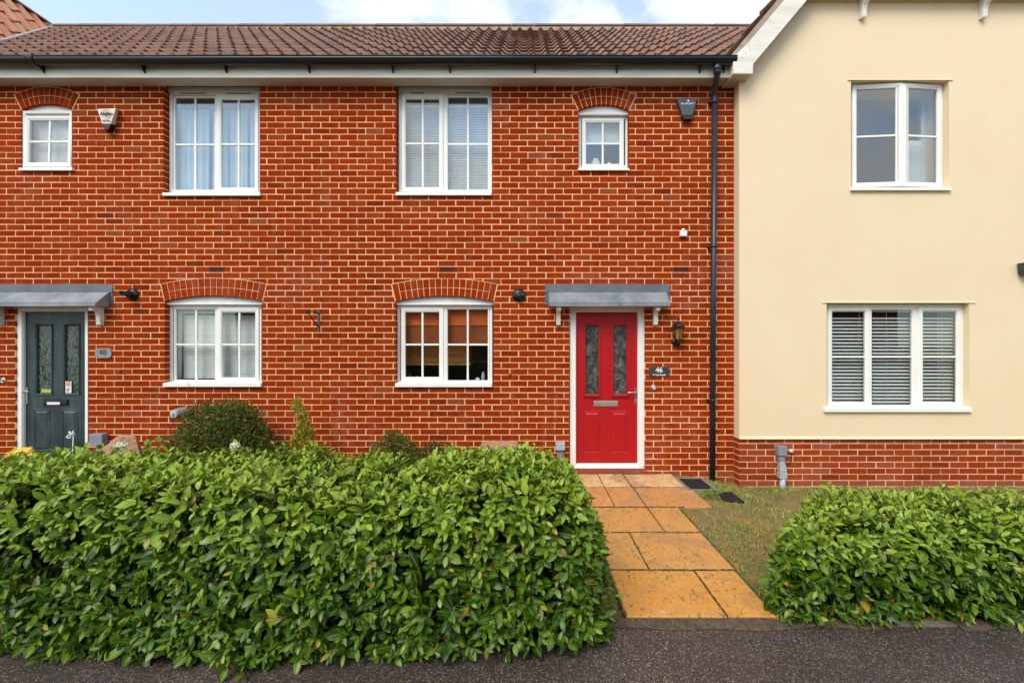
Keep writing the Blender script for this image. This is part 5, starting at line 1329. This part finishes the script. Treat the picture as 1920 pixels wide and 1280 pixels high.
shrub('golden_shrub', gb_, 4300, .028, .55, 'golden_leaf', 'narrow upright golden-green variegated shrub against the brick wall', seed=3, tuft=.012, up=.9)
x_, z_ = sz(738, 850); shrub('shrub', [(x_, ysb, .30, .27, .22, .29), (x_ + .0, ysb, .50, .09, .1, .13), (x_ + .17, ysb, .24, .19, .16, .24)], 7000, .025, .5, 'shrub_leaf', 'small pointed russet-green shrub below the kitchen window', seed=5)
x_, z_ = sz(812, 860); shrub('shrub', [(x_, ysb + .05, .24, .15, .15, .24)], 2600, .025, .5, 'dark_leaf', 'little dark green shrub low below the kitchen window sill', seed=6)
# broad-leaved plant behind the hedge
x_ = X(280, 4.9); y_ = YD(4.9); root = empty('leafy_plant', (x_, y_, 0), 'bright green broad-leaved plant beside the sandstone boulder', 'plant')
k = 90; pos = np.stack([rng.normal(x_, .12, k), rng.normal(y_, .08, k), rng.uniform(.1, .62, k)], 1)
leaves('foliage', pos, norm(rng.normal(0, 1, (k, 3)) + np.array([[0, -.3, .3]])), norm(rng.normal(0, .4, (k, 3)) + np.array([[0, -.6, .8]])), rng.uniform(.05, .085, k), rng.uniform(.035, .06, k), rng.uniform(0, .5, k), 'fresh_leaf', root)
stems('stalks', np.tile([[x_, y_, 0]], (14, 1)) + rng.normal(0, .02, (14, 3)) * [1, 1, 0], pos[:14], np.full(14, .003), 'stalk', root)
# thin bare climber under the 48 window
r = empty('bare_stem', (X(352, 5.6), -.05, .6), 'thin dark climbing stem rising to the sill left of the russet shrub', 'plant stem')
mb = MB(); mb.tube([(X(351, 5.6), -.06, .7), (X(352.5, 5.62), -.05, .95), (X(351.5, 5.62), -.05, 1.08), (X(352, 5.62), -.055, 1.19)], [.004, .003, .003, .002], 5)
for a_ in range(5): mb.tube([(X(352, 5.62), -.052, .8 + a_ * .09), (X(352, 5.62) + random.uniform(-.03, .03), -.07, .82 + a_ * .09)], .0015, 4)
mb.build('stem', 'shoot_red', r)
# round-ended grey fitting by the shrub
mb = MB(); c0 = Vector((X(351, 5.66), 0, Z(771, 5.66))); c1 = Vector((X(326, 5.47), YD(5.47), Z(776.5, 5.47)))
ax_ = (c1 - c0); Ln = ax_.length
r = empty('tap_cover', tuple(c0), 'pale grey barrel-shaped cover on the wall beside the russet shrub', 'tap cover')
mb.lathe(c0, ax_, [(.05, 0), (.062, Ln * .2), (.064, Ln * .6), (.058, Ln * .85), (.052, Ln * .97), (.046, Ln)], 20); o_ = mb.build('barrel', 'slate', r)
mb = MB(); mb.lathe(c1, ax_, [(.048, -.01), (.05, .004), (.040, .008)], 20); mb.build('end_cap', 'pale_plastic', r)
mb = MB(); mb.lathe(c1 + ax_.normalized() * .008, ax_, [(.010, 0), (.010, .002)], 10); mb.tube([c1 + Vector((0, -.01, -.01)), c1 + Vector((0, 0, -.13))], .003, 5); mb.build('hook', 'rubber', r)

# boulder and block
def rock(name, c, s, label, box=False, seed=1):
    bm = bmesh.new(); bmesh.ops.create_icosphere(bm, subdivisions=4, radius=1)
    rs = random.Random(seed); ks = [(Vector((rs.gauss(0, 1), rs.gauss(0, 1), rs.gauss(0, 1))).normalized(), rs.uniform(.55, .85)) for _ in range(16)]
    for v in bm.verts:
        p = v.co.copy()
        if box:
            m_ = max(abs(p.x), abs(p.y), abs(p.z)); p = p / m_ * .93 + p * .07
        else:
            for n_, d_2 in ks:
                dd = p.dot(n_)
                if dd > d_2: p -= n_ * (dd - d_2)
        p *= 1 + .012 * math.sin(p.x * 17 + p.z * 9) + .012 * math.sin(p.y * 23 + p.x * 11)
        v.co = Vector((p.x * s[0], p.y * s[1], p.z * s[2] + s[2] * .8))
    me = bpy.data.meshes.new(name); bm.to_mesh(me); bm.free(); me.materials.append(MATS['sandstone'])
    o = bpy.data.objects.new(name, me); COL.objects.link(o); o.location = c; return tag(o, label, 'boulder' if not box else 'stone block')
rock('boulder', (X(232, 4.9), YD(4.9), 0), (.31, .22, .39), 'pinkish sandstone boulder behind the hedge near the dark green door', seed=3)
rock('stone_block', (X(936, 5.35), YD(5.35), 0), (.225, .12, .265), 'flat-topped pinkish stone block against the wall left of the red door', True)

# flowers
def allium(px, py, d, rad, label, open_=False):
    x, z = X(px, d), Z(py, d); y = YD(d); r = empty('allium_flower', (x, y, 0), label, 'flower')
    mb = MB(); mb.tube([(x + .02, y, 0), (x + .012, y, z * .5), (x, y, z - rad * .6)], .0035, 6); mb.build('stalk', 'stalk', r)
    k = 420; dn = norm(rng.normal(0, 1, (k, 3))); 
    if open_: dn[:, 2] *= .6
    pos = np.array([[x, y, z]]) + dn * rad * .75
    leaves('flower_head', pos, norm(rng.normal(0, 1, (k, 3))), dn, np.full(k, rad * .42), np.full(k, rad * .22), np.zeros(k), 'allium_leafm', r, small=True)
mk_leaf('allium_leafm', [(0, (.62, .66, .38)), (.5, (.80, .80, .60)), (1, (.86, .85, .72))], (.6, .6, .4), .1, .7, (.6, .6, .4))
allium(440.6, 835.6, 3.75, .040, 'single round white allium flower in front of the russet shrub')
allium(225.5, 836, 3.6, .048, 'loose white allium flower in front of the sandstone boulder', True)
def daisy(px, py, d, rad, label, tilt):
    x, z = X(px, d), Z(py, d); y = YD(d); r = empty('yellow_flower', (x, y, 0), label, 'flower')
    up_ = Vector((tilt * .4, -.28, 1)).normalized(); a = up_.cross(Vector((0, 1, 0))).normalized(); b = up_.cross(a)
    c = Vector((x, y, z)); mb = MB(); mb.tube([(x, y + .03, 0), (x, y + .02, z * .6), c], .005, 6); mb.build('stalk', 'stalk', r)
    k = 26; pos = []; ax = []; nv = []
    for lay in (0, 1):
        for i in range(k):
            t_ = 2 * math.pi * (i + .5 * lay) / k; dd = a * math.cos(t_) + b * math.sin(t_); pos.append(c + dd * rad * .22 + up_ * .003 * lay); ax.append(dd + up_ * (.12 + .2 * lay)); nv.append(up_)
    n = len(pos); leaves('petals', np.array([list(q) for q in pos]), np.array([list(q) for q in ax]), np.array([list(q) for q in nv]), np.full(n, rad * .8), np.full(n, rad * .24), np.zeros(n), 'petal_leafm', r, small=True, curl=.05)
    mb = MB(); mb.lathe(c - up_ * .004, up_, [(rad * .3, 0), (rad * .3, .008), (rad * .16, .016)], 14); mb.build('flower_centre', 'flower_disc', r)
mk_leaf('petal_leafm', [(0, (.80, .46, .02)), (1, (.86, .62, .06))], (.85, .5, .03), .2, .5, (.8, .5, .03))
daisy(38, 850, 3.55, .085, 'large yellow daisy-like flower above the hedge at the far left', .1)
daisy(58, 856, 3.5, .055, 'smaller orange-yellow flower just right of the large yellow flower', -.1)
# dragonfly garden stake
x, z, y = X(137.5, 4.2), Z(814, 4.2), YD(4.2)
r = empty('garden_ornament', (x - .02, y, 0), 'white dragonfly ornament on a thin stick in front of the dark green door', 'garden ornament')
mb = MB(); mb.tube([(x - .03, y, 0), (x - .012, y, .5), (x, y, z)], .0028, 6); mb.build('stick', 'white_plastic', r)
mb = MB(); mb.tube([(x + .012, y, z + .004), (x - .05, y - .01, z - .02)], [.006, .003], 6)
for (dx, dz, w_) in ((-.055, -.030, .014), (-.038, -.042, .014), (-.030, .030, .013), (.022, .040, .008)):
    p0_, p1_ = Vector((x - .006, y, z + .002)), Vector((x - .006 + dx, y - .015, z + .002 + dz)); dd = (p1_ - p0_).normalized(); nn_ = Vector((-dd.z, 0, dd.x)) * w_
    mb.prism([(p0_.x, p0_.z), ((p0_.x + p1_.x) / 2 - nn_.x, (p0_.z + p1_.z) / 2 - nn_.z), (p1_.x, p1_.z), ((p0_.x + p1_.x) / 2 + nn_.x, (p0_.z + p1_.z) / 2 + nn_.z)], y - .012, y - .010)
mb.build('dragonfly', 'white_plastic', r)

# grass blades over the lawn and along edges
def grass(n, xr, yr, hmin, hmax, name, keep):
    x = rng.uniform(*xr, n); y = rng.uniform(*yr, n); m_ = keep(x, y); x, y = x[m_], y[m_]; k = len(x)
    z = np.array([gz(a, b) for a, b in zip(x, y)]) - .004
    h = rng.uniform(hmin, hmax, k) * (1 + .5 * np.sin(x * 7 + y * 3)); az = rng.uniform(0, 6.28, k); lean = rng.uniform(.2, 1.1, k) * h; wv = .0024
    dx, dy = np.cos(az), np.sin(az)
    b0 = np.stack([x - dy * wv, y + dx * wv, z], 1); b1 = np.stack([x + dy * wv, y - dx * wv, z], 1)
    m0 = np.stack([x + dx * lean * .4 - dy * wv * .8, y + dy * lean * .4 + dx * wv * .8, z + h * .6], 1); m1 = np.stack([x + dx * lean * .4 + dy * wv * .8, y + dy * lean * .4 - dx * wv * .8, z + h * .6], 1)
    tp = np.stack([x + dx * lean, y + dy * lean, z + h * .9], 1)
    P = np.stack([b0, b1, m1, m0, tp], 1).reshape(-1, 3); i = np.arange(k) * 5
    fs = [t for a in i for t in ((a, a + 1, a + 2, a + 3), (a + 3, a + 2, a + 4))]
    me = bpy.data.meshes.new(name); me.from_pydata(P.tolist(), [], fs); me.materials.append(MATS['grass_blade']); me.update()
    o = bpy.data.objects.new(name, me); COL.objects.link(o); return tag(o, None, None, kind='stuff')
def kp(x, y):
    dens = .35 + .55 * (np.sin(x * 4.3 + y * 2.1) + np.sin(y * 6.1 - x * 3.3) + np.sin(x * 11 + y * 9) * .6) / 2.6
    lim = np.where(y > -1.18, 1.835, 1.475) + .02 * np.sin(y * 17)
    ok = (x > lim) & ~((x > 2.03) & (x < 2.30) & (y > -.93) & (y < -.57)) & ~((x > 1.75) & (x < 2.1) & (y > -.66))
    near = (x - lim < .05) | (y > -.35)
    return ok & ((rng.random(len(x)) < np.clip(dens, .06, 1)) | (near & (rng.random(len(x)) < .6)))
g_ = grass(110000, (1.48, 6.3), (-2.99, -.1), .012, .036, 'grass', kp); tag(g_, 'short patchy grass and moss between the path and the cream house', 'grass')
g_ = grass(1600, (.42, 4.5), (-3.06, -2.95), .02, .055, 'grass', lambda x, y: (rng.random(len(x)) < np.where((x > 1.42) & (x < 1.75), .9, .12)) & ~((x > .62) & (x < 1.40) & (rng.random(len(x)) < .8))); tag(g_, 'tufts of dry grass along the kerb edging by the path', 'grass')
g_ = grass(1500, (.40, .60), (-2.99, -.3), .01, .03, 'grass', lambda x, y: rng.random(len(x)) < .8); tag(g_, 'mossy grass strip between the large hedge and the path', 'grass')
# weed between the gully and the path
r = empty('weed', (1.96, -.82, gz(1.96, -.82)), 'small feathery green weed growing between the two black gully grids', 'weed')
k = 70; a_ = rng.uniform(0, 6.28, k); rr_ = rng.uniform(0, .085, k); pos = np.stack([1.96 + rr_ * np.cos(a_), -.82 + rr_ * np.sin(a_), gz(1.96, -.82) + .075 - rr_ * .35], 1)
leaves('leaf_spray', pos, np.stack([np.cos(a_), np.sin(a_), rng.uniform(-.1, .5, k)], 1), np.tile([0, 0, 1.], (k, 1)) + rng.normal(0, .3, (k, 3)), rng.uniform(.05, .09, k), rng.uniform(.014, .024, k), rng.uniform(.2, .8, k), 'fresh_leaf', r, small=True)
stems('stalks', np.tile([[1.96, -.82, gz(1.96, -.82)]], (10, 1)), pos[:10], np.full(10, .002), 'stalk', r)
# leaf litter under the right hedge and on the tarmac
k = 260; pos = np.stack([rng.uniform(1.3, 5.5, k), rng.uniform(-3.02, -2.75, k), np.full(k, .008)], 1)
pos2 = np.stack([rng.uniform(-2.8, 3.5, 26), rng.uniform(-3.5, -3.06, 26), np.full(26, .006)], 1); pos = np.concatenate([pos, pos2]); k = len(pos)
mk_leaf('litter_leaf', [(0, (.10, .05, .025)), (.6, (.22, .11, .05)), (1, (.34, .24, .12))], (.2, .1, .05), .05, .8, (.2, .1, .03))
ll_ = leaves('leaf_litter', pos, rng.normal(0, 1, (k, 3)) * [1, 1, .05], np.tile([0, 0, 1.], (k, 1)) + rng.normal(0, .25, (k, 3)), rng.uniform(.012, .032, k), rng.uniform(.008, .018, k), np.zeros(k), 'litter_leaf', None, small=True)
tag(ll_, 'scattered dry leaves at the hedge foot and kerb', 'leaf litter', kind='stuff')

# ================================================================== street side seen only in the glass
r = empty('house_across_road', (0, -19, -.2), 'brick house row across the road, seen mirrored in the windows', 'house')
mb = MB(); mb.box(-16, 20, -26, -19, -.3, 4.9); mb.build('wall', 'far_brick', r)
mb = MB(); mb.prismx([(-18.6, 4.8), (-22.5, 7.8), (-26.4, 4.8)], -16.3, 20.3); mb.build('roof', 'far_roof', r)
for i in range(9):
    for zz_ in (1.0, 3.3):
        mb = MB(); mb.box(-14 + i * 3.8, -12.8 + i * 3.8, -19.02, -18.97, zz_, zz_ + 1.15); mb.build('window', 'dark_goods', r)
mb = MB(); mb.box(-30, 30, -13.4, -12.3, -.2, .9); tag(mb.build('hedge_across_road', 'far_hedge', None, base=(0, -12.8, -.2)), 'hedge along the far side of the road, seen mirrored in the glass', 'hedge')
